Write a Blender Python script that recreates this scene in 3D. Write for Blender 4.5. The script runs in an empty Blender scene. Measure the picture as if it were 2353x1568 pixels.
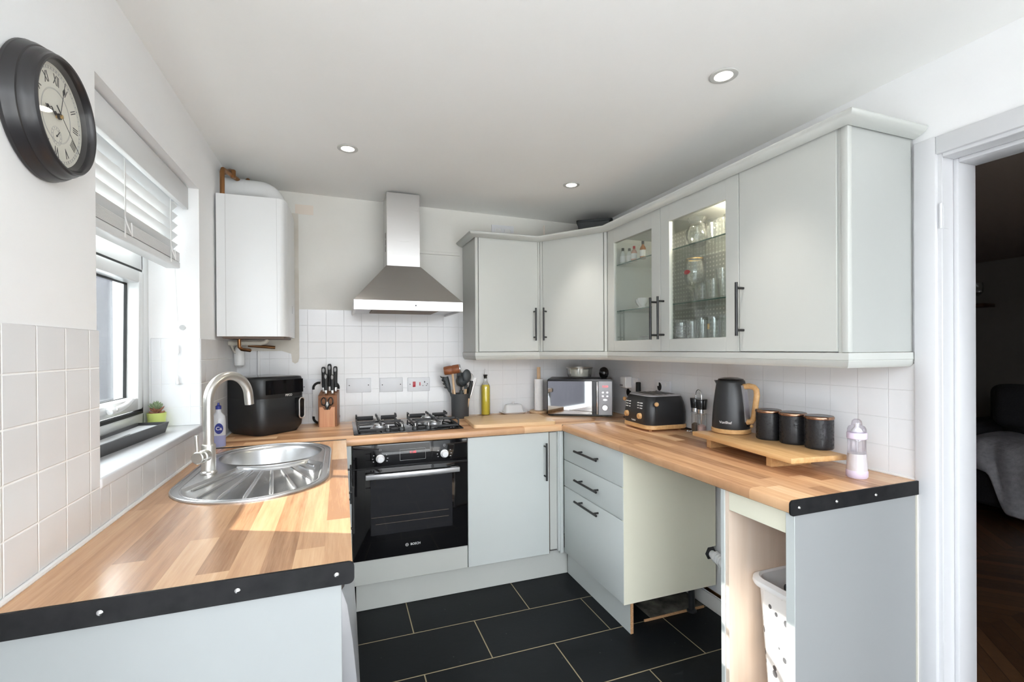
import bpy, bmesh, math, random
from mathutils import Vector, Matrix
random.seed(7)
PI = math.pi
S = bpy.context.scene
COL = S.collection

# ------------------------------------------------------------------ helpers
class MB:
    """Collects shapes into one mesh."""
    def __init__(self):
        self.bm = bmesh.new()
    def _xf(self, vs, M):
        if M is not None:
            for v in vs: v.co = M @ v.co
    def box(self, x0, x1, y0, y1, z0, z1, bev=0.0, seg=2, M=None):
        x0, x1 = min(x0, x1), max(x0, x1); y0, y1 = min(y0, y1), max(y0, y1); z0, z1 = min(z0, z1), max(z0, z1)
        r = bmesh.ops.create_cube(self.bm, size=1.0)
        vs = r['verts']
        for v in vs:
            v.co = Vector(((x0+x1)/2 + v.co.x*(x1-x0), (y0+y1)/2 + v.co.y*(y1-y0), (z0+z1)/2 + v.co.z*(z1-z0)))
        if bev > 0:
            es = list({e for v in vs for e in v.link_edges})
            r2 = bmesh.ops.bevel(self.bm, geom=es, offset=bev, segments=seg, profile=0.5, affect='EDGES')
            vs = list({v for f in r2['faces'] for v in f.verts})
        self._xf(vs, M)
        return self
    def vbox(self, x0, x1, y0, y1, z0, z1, r, n=6, M=None, top=0.0, tn=3):
        """Box with rounded vertical edges (radius r) and optional eased top."""
        pts = rrect(x0, x1, y0, y1, r, n)
        return self.stack([(z0, pts), (z1, pts)] if top <= 0 else [(z0, pts)] + [
            (z1 - top + top*math.sin(a), rrect(x0 + top*(1-math.cos(a)), x1 - top*(1-math.cos(a)), y0 + top*(1-math.cos(a)), y1 - top*(1-math.cos(a)), max(r - top*(1-math.cos(a)), 0.001), n))
            for a in [PI/2*k/tn for k in range(tn+1)]], M)
    def stack(self, rings, M=None, cap0=True, cap1=True, closed=False):
        """rings: [(z, [(x,y)..])] or [[Vector3..]]; same count each; bridged."""
        bm = self.bm; loops = []
        for r in rings:
            if isinstance(r, tuple):
                vs = [bm.verts.new((p[0], p[1], r[0])) for p in r[1]]
            else:
                vs = [bm.verts.new(p) for p in r]
            loops.append(vs)
        n = len(loops[0]); k = len(loops)
        for i in range(k if closed else k-1):
            a, b = loops[i], loops[(i+1) % k]
            for j in range(n):
                try: bm.faces.new((a[j], a[(j+1) % n], b[(j+1) % n], b[j]))
                except ValueError: pass
        if not closed:
            if cap0: bm.faces.new(list(reversed(loops[0])))
            if cap1: bm.faces.new(loops[-1])
        if M is not None: self._xf([v for l in loops for v in l], M)
        return self
    def cyl(self, p0, p1, r0, r1=None, n=24, caps=True):
        r1 = r0 if r1 is None else r1
        return self.tube([p0, p1], [r0, r1], n, caps=caps)
    def tube(self, pts, r, n=12, closed=False, caps=True, sx=1.0):
        pts = [Vector(p) for p in pts]; m = len(pts)
        rs = r if isinstance(r, (list, tuple)) else [r]*m
        up = None; rings = []
        for i, p in enumerate(pts):
            if closed: t = pts[(i+1) % m] - pts[(i-1) % m]
            elif i == 0: t = pts[1] - pts[0]
            elif i == m-1: t = pts[-1] - pts[-2]
            else: t = (pts[i+1] - pts[i]).normalized() + (pts[i] - pts[i-1]).normalized()
            t.normalize()
            if up is None:
                ref = Vector((0, 0, 1)) if abs(t.z) < 0.9 else Vector((1, 0, 0))
                up = (ref - t*ref.dot(t)).normalized()
            else:
                up = (up - t*up.dot(t)).normalized()
            s = t.cross(up)
            rings.append([p + (up*math.cos(2*PI*k/n) + s*math.sin(2*PI*k/n)*sx)*rs[i] for k in range(n)])
        return self.stack(rings, closed=closed, cap0=caps, cap1=caps)
    def lathe(self, prof, c=(0, 0, 0), n=40, M=None, sx=1.0, sy=1.0, a0=0.0):
        """prof: [(r,z)]; r=0 ends close to a point."""
        bm = self.bm; c = Vector(c); rings = []
        for r, z in prof:
            if r < 1e-6: rings.append([bm.verts.new(c + Vector((0, 0, z)))])
            else: rings.append([bm.verts.new(c + Vector((r*math.cos(a0+2*PI*k/n)*sx, r*math.sin(a0+2*PI*k/n)*sy, z))) for k in range(n)])
        for a, b in zip(rings, rings[1:]):
            for k in range(n):
                k2 = (k+1) % n
                if len(a) == 1 and len(b) == 1: continue
                if len(a) == 1: bm.faces.new((a[0], b[k2], b[k]))
                elif len(b) == 1: bm.faces.new((a[k], a[k2], b[0]))
                else: bm.faces.new((a[k], a[k2], b[k2], b[k]))
        self._xf([v for r in rings for v in r], M)
        return self
    def sphere(self, c, r, n=20, m=12, sz=1.0, M=None):
        return self.lathe([(r*math.sin(PI*k/m) if 0 < k < m else 0, -r*math.cos(PI*k/m)*sz) for k in range(m+1)], c, n, M)
    def prism(self, pts, d, origin=(0, 0, 0), ux=(1, 0, 0), uy=(0, 1, 0)):
        """Extrude a 2-D outline (in the ux,uy plane at origin) by d along ux x uy."""
        ux, uy, o = Vector(ux), Vector(uy), Vector(origin); w = ux.cross(uy)
        return self.stack([[o + ux*p[0] + uy*p[1] for p in pts], [o + ux*p[0] + uy*p[1] + w*d for p in pts]])
    def holed(self, outer, holes, z0, z1):
        """Plate with holes between z0 and z1 (closed solid)."""
        bm = self.bm; top = []; bot = []
        for loops, z in ((top, z1), (bot, z0)):
            es = []
            for lp in [outer] + holes:
                vs = [bm.verts.new((p[0], p[1], z)) for p in lp]
                es += [bm.edges.new((vs[i], vs[(i+1) % len(vs)])) for i in range(len(vs))]
                loops.append(vs)
            bmesh.ops.triangle_fill(bm, use_beauty=True, use_dissolve=False, edges=es)
        if z0 != z1:
            for a, b in zip(top, bot):
                for i in range(len(a)):
                    j = (i+1) % len(a)
                    bm.faces.new((a[i], a[j], b[j], b[i]))
        return self
    def build(self, name, mat, parent=None, local=False, smooth=38, label=None):
        bm = self.bm
        bmesh.ops.recalc_face_normals(bm, faces=bm.faces[:])
        if parent is not None and not local:
            root = parent
            while root.parent is not None: root = root.parent
            Mi = FR[root.name].inverted()
            for v in bm.verts: v.co = Mi @ v.co
        me = bpy.data.meshes.new(name)
        bm.to_mesh(me); bm.free()
        if smooth:
            for p in me.polygons: p.use_smooth = True
            me.set_sharp_from_angle(angle=math.radians(smooth))
        me.materials.append(mat)
        o = bpy.data.objects.new(name, me); COL.objects.link(o)
        if parent is not None: o.parent = parent
        else: FR[o.name] = Matrix.Identity(4)
        if label: o['label'] = label
        return o

FR = {}
def rrect(x0, x1, y0, y1, r, n=6):
    out = []
    for cx, cy, a in ((x1-r, y1-r, 0), (x0+r, y1-r, PI/2), (x0+r, y0+r, PI), (x1-r, y0+r, 1.5*PI)):
        for k in range(n+1):
            t = a + PI/2*k/n
            out.append((cx + r*math.cos(t), cy + r*math.sin(t)))
    return out
def thing(name, label, cat, loc=(0, 0, 0), rz=0.0, group=None):
    o = bpy.data.objects.new(name, None); COL.objects.link(o)
    o.empty_display_size = 0.05
    o.location = loc; o.rotation_euler = (0, 0, rz)
    o['label'] = label; o['category'] = cat
    if group: o['group'] = group
    FR[o.name] = Matrix.Translation(Vector(loc)) @ Matrix.Rotation(rz, 4, 'Z')
    return o
def tag(o, label, cat, group=None):
    o['label'] = label; o['category'] = cat
    if group: o['group'] = group
    return o
def struct(o):
    o['kind'] = 'structure'; return o
def dup(root, loc, rz=None, label=None, group=None):
    r = root.copy(); COL.objects.link(r); r.location = loc
    if rz is not None: r.rotation_euler = (0, 0, rz)
    if label: r['label'] = label
    if group: r['group'] = group
    FR[r.name] = Matrix.Translation(Vector(loc)) @ Matrix.Rotation(r.rotation_euler[2], 4, 'Z')
    for ch in list(root.children):
        c = ch.copy(); COL.objects.link(c); c.parent = r
        for g in list(ch.children):
            d = g.copy(); COL.objects.link(d); d.parent = c
    return r
def text_mb(s, size, M, depth=0.0004, bold=False, align='CENTER'):
    cu = bpy.data.curves.new('t', 'FONT'); cu.body = s; cu.size = size; cu.extrude = depth
    cu.align_x = align; cu.align_y = 'CENTER'
    if bold: cu.offset = size*0.012
    ob = bpy.data.objects.new('t', cu); COL.objects.link(ob)
    dg = bpy.context.evaluated_depsgraph_get()
    me = bpy.data.meshes.new_from_object(ob.evaluated_get(dg))
    bpy.data.objects.remove(ob); bpy.data.curves.remove(cu)
    me.transform(M)
    m = MB(); m.bm.from_mesh(me); bpy.data.meshes.remove(me)
    return m
def frame(o, x, y, z=None):
    """Matrix with given origin and axes x,y (z = x cross y)."""
    x, y = Vector(x).normalized(), Vector(y).normalized(); z = x.cross(y)
    return Matrix(((x.x, y.x, z.x, o[0]), (x.y, y.y, z.y, o[1]), (x.z, y.z, z.z, o[2]), (0, 0, 0, 1)))
def arc(c, r, a0, a1, n, ux, uy):
    c, ux, uy = Vector(c), Vector(ux), Vector(uy)
    return [c + ux*(r*math.cos(a0+(a1-a0)*k/n)) + uy*(r*math.sin(a0+(a1-a0)*k/n)) for k in range(n+1)]

# ------------------------------------------------------------------ materials
def srgb(r, g, b):
    f = lambda c: (c/255/12.92) if c/255 <= 0.04045 else ((c/255+0.055)/1.055)**2.4
    return (f(r), f(g), f(b), 1)
class N:
    def __init__(self, name):
        self.m = bpy.data.materials.new(name); self.m.use_nodes = True
        self.t = self.m.node_tree; self.t.nodes.clear()
        self.out = self.t.nodes.new('ShaderNodeOutputMaterial')
    def n(self, ty, **kw):
        x = self.t.nodes.new(ty)
        for k, v in kw.items(): setattr(x, k, v)
        return x
    def l(self, a, b): self.t.links.new(a, b)
    def math(self, op, a, b=None, c=None, clamp=False):
        x = self.n('ShaderNodeMath', operation=op, use_clamp=clamp)
        for i, v in enumerate((a, b, c)):
            if v is None: continue
            if isinstance(v, (int, float)): x.inputs[i].default_value = v
            else: self.l(v, x.inputs[i])
        return x.outputs[0]
    def mix(self, fac, a, b):
        x = self.n('ShaderNodeMix', data_type='RGBA')
        for i, v in ((0, fac), (6, a), (7, b)):
            if isinstance(v, (int, float)): x.inputs[i].default_value = v
            elif isinstance(v, tuple): x.inputs[i].default_value = v
            else: self.l(v, x.inputs[i])
        return x.outputs[2]
    def pos(self):
        g = self.n('ShaderNodeNewGeometry'); s = self.n('ShaderNodeSeparateXYZ'); self.l(g.outputs['Position'], s.inputs[0])
        return {'X': s.outputs[0], 'Y': s.outputs[1], 'Z': s.outputs[2], 'P': g.outputs['Position']}
    def comb(self, x, y, z=0.0):
        c = self.n('ShaderNodeCombineXYZ')
        for i, v in enumerate((x, y, z)):
            if isinstance(v, (int, float)): c.inputs[i].default_value = v
            else: self.l(v, c.inputs[i])
        return c.outputs[0]
    def noise(self, vec, scale, detail=4, rough=0.55):
        x = self.n('ShaderNodeTexNoise'); x.inputs['Scale'].default_value = scale; x.inputs['Detail'].default_value = detail; x.inputs['Roughness'].default_value = rough
        self.l(vec, x.inputs['Vector']); return x.outputs[0]
    def ramp(self, fac, stops):
        r = self.n('ShaderNodeValToRGB'); e = r.color_ramp.elements
        while len(e) < len(stops): e.new(0.5)
        for q, (p, c) in zip(e, stops): q.position = p; q.color = c
        self.l(fac, r.inputs[0]); return r.outputs[0]
    def bump(self, h, strength=0.3, dist=0.002):
        b = self.n('ShaderNodeBump'); b.inputs['Strength'].default_value = strength; b.inputs['Distance'].default_value = dist
        self.l(h, b.inputs['Height']); return b.outputs[0]
    def bsdf(self, base, rough=0.5, metal=0.0, normal=None, **kw):
        p = self.n('ShaderNodeBsdfPrincipled')
        for k, v in (('Base Color', base), ('Roughness', rough), ('Metallic', metal)):
            if isinstance(v, (int, float, tuple)): p.inputs[k].default_value = v
            else: self.l(v, p.inputs[k])
        for k, v in kw.items(): p.inputs[k].default_value = v
        if normal is not None: self.l(normal, p.inputs['Normal'])
        self.l(p.outputs[0], self.out.inputs[0]); return p
def P(name, base, rough=0.5, metal=0.0, **kw):
    x = N(name); x.bsdf(base if len(base) == 4 else (*base, 1), rough, metal, **kw); return x.m
def noisy(name, c0, c1, scale, rough=0.6, bump=0.0, bscale=None, stretch=(1, 1, 1), metal=0.0, bd=0.002, **kw):
    x = N(name); p = x.pos()
    mp = x.n('ShaderNodeMapping'); mp.inputs['Scale'].default_value = stretch; x.l(p['P'], mp.inputs[0])
    f = x.noise(mp.outputs[0], scale)
    col = x.ramp(f, [(0.3, c0), (0.7, c1)])
    nm = x.bump(x.noise(mp.outputs[0], bscale or scale), bump, bd) if bump else None
    x.bsdf(col, rough, metal, nm, **kw); return x.m
def grid_mask(x, u, v, pu, pv, ou, ov, g):
    ms = []
    for c, p, o in ((u, pu, ou), (v, pv, ov)):
        fr = x.math('FRACT', x.math('DIVIDE', x.math('SUBTRACT', c, o), p))
        d = x.math('MULTIPLY', x.math('MINIMUM', fr, x.math('SUBTRACT', 1.0, fr)), p)   # metres to the nearest line
        mr = x.n('ShaderNodeMapRange'); mr.interpolation_type = 'SMOOTHSTEP'
        mr.inputs['From Min'].default_value = g*0.35; mr.inputs['From Max'].default_value = g
        mr.inputs['To Min'].default_value = 1; mr.inputs['To Max'].default_value = 0
        x.l(d, mr.inputs['Value']); ms.append(mr.outputs[0])
    return x.math('MAXIMUM', ms[0], ms[1])
def tile_mat(name, au, av, pu, pv, ou, ov, g, tile, grout, rough=0.22, strength=0.5):
    x = N(name); p = x.pos()
    m = grid_mask(x, p[au], p[av], pu, pv, ou, ov, g)
    col = x.mix(m, tile, grout)
    wob = x.noise(p['P'], 14, 3)
    h = x.math('ADD', x.math('MULTIPLY', m, -1.0), x.math('MULTIPLY', wob, 0.35))
    x.bsdf(col, x.math('ADD', rough, x.math('MULTIPLY', m, 0.5)), 0, x.bump(h, strength, 0.002)); return x.m
def stave_mat(name, au, av, w, L, cols, rough=0.3, off=0.0):
    """Wood block staves: rows of width w across av, boards about L long along au."""
    x = N(name); p = x.pos(); u, v = p[au], p[av]
    row = x.math('FLOOR', x.math('DIVIDE', x.math('ADD', v, off), w))
    wn = x.n('ShaderNodeTexWhiteNoise', noise_dimensions='1D'); x.l(row, wn.inputs['W'])
    uu = x.math('DIVIDE', x.math('ADD', u, x.math('MULTIPLY', wn.outputs[0], 7.3)), x.math('ADD', L, x.math('MULTIPLY', wn.outputs[0], 0.12)))
    idx = x.math('FLOOR', uu)
    w2 = x.n('ShaderNodeTexWhiteNoise', noise_dimensions='2D'); x.l(x.comb(row, idx), w2.inputs['Vector'])
    rnd = w2.outputs[0]
    vec = x.comb(x.math('MULTIPLY', u, 3.0), x.math('ADD', x.math('MULTIPLY', v, 42.0), x.math('MULTIPLY', rnd, 37.0)), x.math('MULTIPLY', rnd, 11.0))
    g1 = x.noise(vec, 1.3, 6, 0.62)
    vec2 = x.comb(x.math('MULTIPLY', u, 14.0), x.math('MULTIPLY', v, 320.0), rnd)
    g2 = x.noise(vec2, 1.0, 3, 0.5)
    t = x.math('ADD', x.math('MULTIPLY', rnd, 0.72), x.math('MULTIPLY', x.math('SUBTRACT', g1, 0.5), 0.75))
    t = x.math('ADD', t, x.math('MULTIPLY', x.math('SUBTRACT', g2, 0.5), 0.22), clamp=True)
    col = x.ramp(t, [(i/(len(cols)-1), c) for i, c in enumerate(cols)])
    x.bsdf(col, rough, 0, x.bump(g2, 0.04, 0.001)); return x.m
def wood(name, c0, c1, c2, axis='X', rough=0.45, k=1.0):
    x = N(name); tc = x.n('ShaderNodeTexCoord'); mp = x.n('ShaderNodeMapping')
    st = {'X': (4, 60, 60), 'Y': (60, 4, 60), 'Z': (60, 60, 4)}[axis]
    mp.inputs['Scale'].default_value = tuple(s*k for s in st)
    x.l(tc.outputs['Object'], mp.inputs[0])
    f = x.noise(mp.outputs[0], 1.0, 5, 0.6)
    x.bsdf(x.ramp(f, [(0.25, c0), (0.5, c1), (0.75, c2)]), rough); return x.m
def pane_mat(name, tint=(0.96, 0.98, 0.97, 1), refl=0.06, edge=0.25):
    """Thin clear glass: mostly transparent, mirror-like at grazing angles."""
    x = N(name)
    tr = x.n('ShaderNodeBsdfTransparent'); tr.inputs[0].default_value = tint
    gl = x.n('ShaderNodeBsdfGlossy'); gl.inputs['Roughness'].default_value = 0.02
    lw = x.n('ShaderNodeLayerWeight'); lw.inputs['Blend'].default_value = 0.25
    fac = x.math('ADD', refl, x.math('MULTIPLY', lw.outputs['Fresnel'], edge), clamp=True)
    mx = x.n('ShaderNodeMixShader'); x.l(fac, mx.inputs[0]); x.l(tr.outputs[0], mx.inputs[1]); x.l(gl.outputs[0], mx.inputs[2])
    x.l(mx.outputs[0], x.out.inputs[0]); return x.m
def emit(name, col, s):
    x = N(name); e = x.n('ShaderNodeEmission'); e.inputs[0].default_value = col; e.inputs[1].default_value = s
    x.l(e.outputs[0], x.out.inputs[0]); return x.m
def brushed(name, col, rough, stretch, metal=1.0):
    x = N(name); p = x.pos(); mp = x.n('ShaderNodeMapping'); mp.inputs['Scale'].default_value = stretch; x.l(p['P'], mp.inputs[0])
    f = x.noise(mp.outputs[0], 1.0, 3)
    r = x.math('ADD', rough-0.06, x.math('MULTIPLY', f, 0.12))
    x.bsdf(col, r, metal, x.bump(f, 0.05, 0.0005)); return x.m

M = {}
M['wall'] = noisy('wall_paint', (0.86, 0.86, 0.865, 1), (0.89, 0.89, 0.89, 1), 3, 0.75, 0.25, 60, bd=0.0015)
M['wall_back'] = noisy('wall_paint_cream', (0.76, 0.745, 0.70, 1), (0.80, 0.79, 0.75, 1), 2.5, 0.75, 0.25, 60, bd=0.0015)
M['ceil'] = noisy('ceiling_paint', (0.88, 0.875, 0.855, 1), (0.90, 0.895, 0.88, 1), 2, 0.8, 0.15, 30)
M['gloss_white'] = P('gloss_white_paint', (0.66, 0.66, 0.675), 0.35)
M['upvc'] = P('white_upvc', (0.72, 0.73, 0.735), 0.25)
M['white_plastic'] = P('white_plastic', (0.82, 0.82, 0.82), 0.35)
TW = (0.82, 0.825, 0.84, 1)
M['tile_left'] = tile_mat('left_wall_tile', 'Y', 'Z', 0.1035, 0.0995, 1.092, 0.9160, 0.0032, (0.745, 0.742, 0.748, 1), (0.93, 0.93, 0.92, 1), 0.3, 0.7)
M['tile_back'] = tile_mat('back_wall_tile', 'X', 'Z', 0.1040, 0.0995, 0.02, 0.9080, 0.0016, TW, (0.70, 0.705, 0.715, 1), 0.18, 0.4)
M['tile_right'] = tile_mat('right_wall_tile', 'Y', 'Z', 0.1035, 0.0995, 0.985, 0.9080, 0.0018, TW, (0.72, 0.725, 0.735, 1), 0.18, 0.4)
M['tile_jamb'] = tile_mat('jamb_tile', 'X', 'Z', 0.1035, 0.0995, -0.71, 0.9160, 0.0018, TW, (0.80, 0.80, 0.80, 1), 0.18, 0.4)
WC = [srgb(160, 118, 86), srgb(189, 144, 107), srgb(207, 162, 122), srgb(219, 177, 136), srgb(229, 191, 152), srgb(213, 169, 129)]
M['wt_y'] = stave_mat('woodblock_along_depth', 'Y', 'X', 0.0592, 0.66, WC, 0.24, 0.57)
M['wt_x'] = stave_mat('woodblock_along_width', 'X', 'Y', 0.0592, 0.66, WC, 0.24, 0.03)
def slate():
    x = N('black_slate_tile'); p = x.pos()
    row = x.math('FLOOR', x.math('DIVIDE', x.math('SUBTRACT', p['Y'], 1.656), 0.3025))
    sh = x.math('MULTIPLY', x.math('FLOORED_MODULO', row, 2.0), 0.298)
    u = x.math('ADD', p['X'], sh)
    m = grid_mask(x, u, p['Y'], 0.596, 0.3025, 0.914, 1.656, 0.0036)
    n1 = x.noise(p['P'], 5, 5); n2 = x.noise(p['P'], 38, 5)
    sp = x.n('ShaderNodeTexVoronoi'); sp.inputs['Scale'].default_value = 16; x.l(p['P'], sp.inputs['Vector'])
    speck = x.math('LESS_THAN', sp.outputs['Distance'], 0.045)
    base = x.ramp(n1, [(0.3, (0.0045, 0.006, 0.007, 1)), (0.7, (0.010, 0.012, 0.014, 1))])
    base = x.mix(x.math('MULTIPLY', speck, 0.25), base, (0.2, 0.2, 0.2, 1))
    col = x.mix(m, base, (0.30, 0.25, 0.16, 1))
    h = x.math('ADD', x.math('MULTIPLY', n2, 0.5), x.math('MULTIPLY', m, -0.8))
    x.bsdf(col, x.math('ADD', x.math('MULTIPLY', n1, 0.25), 0.36), 0, x.bump(h, 0.35, 0.002), **{'Specular IOR Level': 0.16}); return x.m
M['slate'] = slate()
def chevron():
    x = N('dark_chevron_floor'); p = x.pos()
    fr = x.math('FRACT', x.math('DIVIDE', p['Y'], 0.9))
    tri = x.math('ABSOLUTE', x.math('SUBTRACT', fr, 0.5))
    v = x.math('DIVIDE', x.math('ADD', p['X'], x.math('MULTIPLY', tri, 0.9)), 0.09)
    idx = x.math('FLOOR', v); side = x.math('FLOOR', x.math('DIVIDE', p['Y'], 0.45))
    w = x.n('ShaderNodeTexWhiteNoise', noise_dimensions='2D'); x.l(x.comb(idx, side), w.inputs['Vector'])
    ed = x.math('LESS_THAN', x.math('FRACT', v), 0.05)
    g = x.noise(x.comb(x.math('MULTIPLY', p['X'], 20), x.math('MULTIPLY', p['Y'], 20)), 1.5, 5)
    t = x.math('ADD', x.math('MULTIPLY', w.outputs[0], 0.6), x.math('MULTIPLY', g, 0.4))
    c = x.ramp(t, [(0.2, (0.05, 0.022, 0.009, 1)), (0.8, (0.15, 0.075, 0.033, 1))])
    x.bsdf(x.mix(ed, c, (0.015, 0.008, 0.004, 1)), 0.4); return x.m
M['chevron'] = chevron()
M['unit'] = P('sage_grey_unit', (0.54, 0.552, 0.525), 0.42)
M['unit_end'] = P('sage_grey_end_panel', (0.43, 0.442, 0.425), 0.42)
M['unit_base'] = P('sage_grey_base_unit', (0.565, 0.595, 0.585), 0.42)
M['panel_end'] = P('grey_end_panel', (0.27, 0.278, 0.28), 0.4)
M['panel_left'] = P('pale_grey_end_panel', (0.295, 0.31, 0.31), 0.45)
M['cream'] = P('cream_carcass', (0.80, 0.775, 0.63), 0.5)
M['birch'] = wood('birch_carcass', (0.70, 0.56, 0.44, 1), (0.76, 0.62, 0.50, 1), (0.79, 0.66, 0.55, 1), 'Z', 0.5, 0.5)
M['raw_edge'] = noisy('raw_chipboard', (0.34, 0.17, 0.07, 1), (0.6, 0.36, 0.19, 1), 220, 0.8)
M['carcass_brown'] = P('carcass_edge_brown', (0.16, 0.115, 0.085), 0.6)
M['black_metal'] = P('black_metal', (0.014, 0.014, 0.015), 0.42, 0.0)
M['black_trim'] = noisy('black_painted_trim', (0.010, 0.010, 0.011, 1), (0.018, 0.018, 0.019, 1), 25, 0.5, **{'Specular IOR Level': 0.12})
M['steel'] = brushed('brushed_steel', (0.62, 0.61, 0.60, 1), 0.3, (3, 3, 400))
M['steel_hood'] = brushed('brushed_hood_steel', (0.56, 0.54, 0.52, 1), 0.30, (2, 400, 400))
M['steel_sink'] = brushed('sink_steel', (0.60, 0.60, 0.61, 1), 0.30, (120, 120, 120))
M['chrome'] = P('chrome', (0.82, 0.82, 0.82), 0.08, 1.0)
M['nickel'] = P('brushed_nickel', (0.70, 0.68, 0.64), 0.30, 1.0)
M['silver'] = P('silver_paint', (0.50, 0.50, 0.52), 0.3, 0.7)
M['silver_ring'] = P('satin_silver_ring', (0.62, 0.62, 0.60), 0.4, 0.2)
M['screw'] = P('screw_steel', (0.6, 0.6, 0.6), 0.25, 1.0)
M['black_glass'] = P('black_glass', (0.006, 0.006, 0.007), 0.05)
M['oven_glass'] = P('oven_door_glass', (0.0075, 0.0075, 0.010), 0.04)
M['black_gloss'] = P('black_gloss_plastic', (0.008, 0.008, 0.009), 0.12)
M['black_satin'] = P('black_satin', (0.017, 0.018, 0.020), 0.36)
M['black_matt'] = P('black_matt', (0.015, 0.016, 0.017), 0.55)
M['rubber'] = P('black_rubber', (0.008, 0.008, 0.008), 0.7)
M['iron'] = P('cast_iron', (0.022, 0.022, 0.024), 0.5)
M['pale_knob'] = P('pale_knob', (0.72, 0.72, 0.74), 0.3)
M['mark'] = P('printed_white', (0.75, 0.75, 0.75), 0.5)
M['mark_grey'] = P('printed_grey', (0.35, 0.35, 0.36), 0.5)
M['ink'] = P('printed_black', (0.02, 0.02, 0.022), 0.6)
M['dial'] = noisy('clock_dial_cream', (0.70, 0.68, 0.59, 1), (0.76, 0.74, 0.66, 1), 8, 0.6)
M['clock_frame'] = P('dark_bronze_frame', (0.020, 0.019, 0.021), 0.33)
M['brass'] = P('brass', (0.75, 0.5, 0.2), 0.25, 1.0)
M['copper'] = P('copper_pipe', (0.36, 0.18, 0.08), 0.3, 1.0)
M['copper_lid'] = P('copper_lid', (0.40, 0.23, 0.15), 0.25, 1.0)
M['bamboo'] = wood('bamboo', (0.50, 0.27, 0.10, 1), (0.62, 0.37, 0.16, 1), (0.70, 0.45, 0.22, 1), 'Y', 0.42)
M['bamboo_x'] = wood('bamboo_board', (0.56, 0.36, 0.18, 1), (0.66, 0.45, 0.25, 1), (0.74, 0.53, 0.32, 1), 'X', 0.45, 0.8)
M['acacia'] = wood('acacia_block', (0.16, 0.055, 0.018, 1), (0.24, 0.09, 0.032, 1), (0.30, 0.13, 0.05, 1), 'Z', 0.4)
M['acacia_light'] = wood('acacia_front', (0.50, 0.22, 0.11, 1), (0.60, 0.30, 0.17, 1), (0.68, 0.38, 0.22, 1), 'Z', 0.4)
M['mallet'] = wood('mallet_wood', (0.17, 0.05, 0.02, 1), (0.27, 0.09, 0.035, 1), (0.33, 0.12, 0.05, 1), 'X', 0.4)
M['beech'] = wood('beech_handle', (0.56, 0.36, 0.20, 1), (0.66, 0.45, 0.27, 1), (0.72, 0.52, 0.33, 1), 'Z', 0.45)
M['silicone'] = P('grey_silicone', (0.040, 0.047, 0.050), 0.5)
M['crock'] = P('grey_crock', (0.070, 0.075, 0.080), 0.5)
M['pane'] = pane_mat('window_glass')
M['cab_glass'] = pane_mat('cabinet_glass', (0.95, 0.97, 0.96, 1), 0.04, 0.2)
M['shelf_glass'] = pane_mat('shelf_glass', (0.95, 0.965, 0.96, 1), 0.05, 0.4)
M['glassware'] = pane_mat('drinking_glass', (0.965, 0.975, 0.975, 1), 0.06, 0.62)
M['shelf_edge'] = P('green_glass_edge', (0.03, 0.10, 0.08), 0.1)
M['oil'] = P('yellow_oil', (0.86, 0.68, 0.07), 0.08, 0.0)
M['milk'] = P('milk', (0.80, 0.78, 0.74), 0.35)
M['lilac'] = P('lilac_plastic', (0.66, 0.58, 0.72), 0.35)
M['lilac_clear'] = pane_mat('lilac_clear_plastic', (0.93, 0.91, 0.95, 1), 0.07, 0.3)
M['peg'] = None
M['porcelain'] = P('white_porcelain', (0.82, 0.82, 0.83), 0.15)
M['cream_glaze'] = P('cream_glaze', (0.74, 0.71, 0.62), 0.3)
M['paper'] = noisy('paper_towel', (0.80, 0.80, 0.81, 1), (0.86, 0.86, 0.86, 1), 60, 0.9, 0.4, 90)
M['lime'] = P('lime_pot', (0.58, 0.66, 0.19), 0.35)
M['leaf'] = noisy('succulent_leaf', (0.16, 0.23, 0.12, 1), (0.30, 0.37, 0.22, 1), 40, 0.5)
M['leaf_red'] = noisy('succulent_leaf_red', (0.30, 0.12, 0.07, 1), (0.45, 0.22, 0.14, 1), 40, 0.5)
M['soil'] = noisy('soil', (0.03, 0.02, 0.012, 1), (0.09, 0.06, 0.04, 1), 150, 0.95)
M['tray'] = P('charcoal_tray', (0.040, 0.040, 0.043), 0.4)
M['tray_in'] = P('tray_white_lining', (0.72, 0.73, 0.74), 0.6)
M['speck'] = None
M['red'] = P('red_rocker', (0.50, 0.004, 0.02), 0.3)
M['red_led'] = emit('red_display', (1, 0.08, 0.10, 1), 1.3)
M['led_white'] = emit('downlight_bulb', (1, 0.93, 0.82, 1), 14)
M['led_cab'] = emit('cabinet_bulb', (1, 0.84, 0.62, 1), 9)
M['socket'] = P('socket_white', (0.76, 0.77, 0.80), 0.4)
M['soap'] = P('clear_soap_bottle', (0.58, 0.59, 0.62), 0.15)
M['soap_blue'] = P('soap_label_blue', (0.02, 0.03, 0.22), 0.4)
M['soap_liquid'] = P('soap_liquid_blue', (0.30, 0.31, 0.50), 0.2)
M['beige_paint'] = noisy('beige_patch', (0.64, 0.60, 0.53, 1), (0.71, 0.68, 0.62, 1), 8, 0.8)
M['plaster_pink'] = P('bare_plaster', (0.80, 0.72, 0.64), 0.9)
M['sofa'] = noisy('charcoal_upholstery', (0.020, 0.020, 0.024, 1), (0.034, 0.034, 0.04, 1), 90, 0.95, 0.3, 200)
M['throw'] = noisy('grey_fleece', (0.34, 0.33, 0.35, 1), (0.48, 0.47, 0.49, 1), 30, 0.95, 0.5, 60, bd=0.01)
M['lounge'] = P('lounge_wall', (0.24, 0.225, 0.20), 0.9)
M['lounge_ceil'] = P('lounge_ceiling', (0.36, 0.30, 0.26), 0.9)
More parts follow.
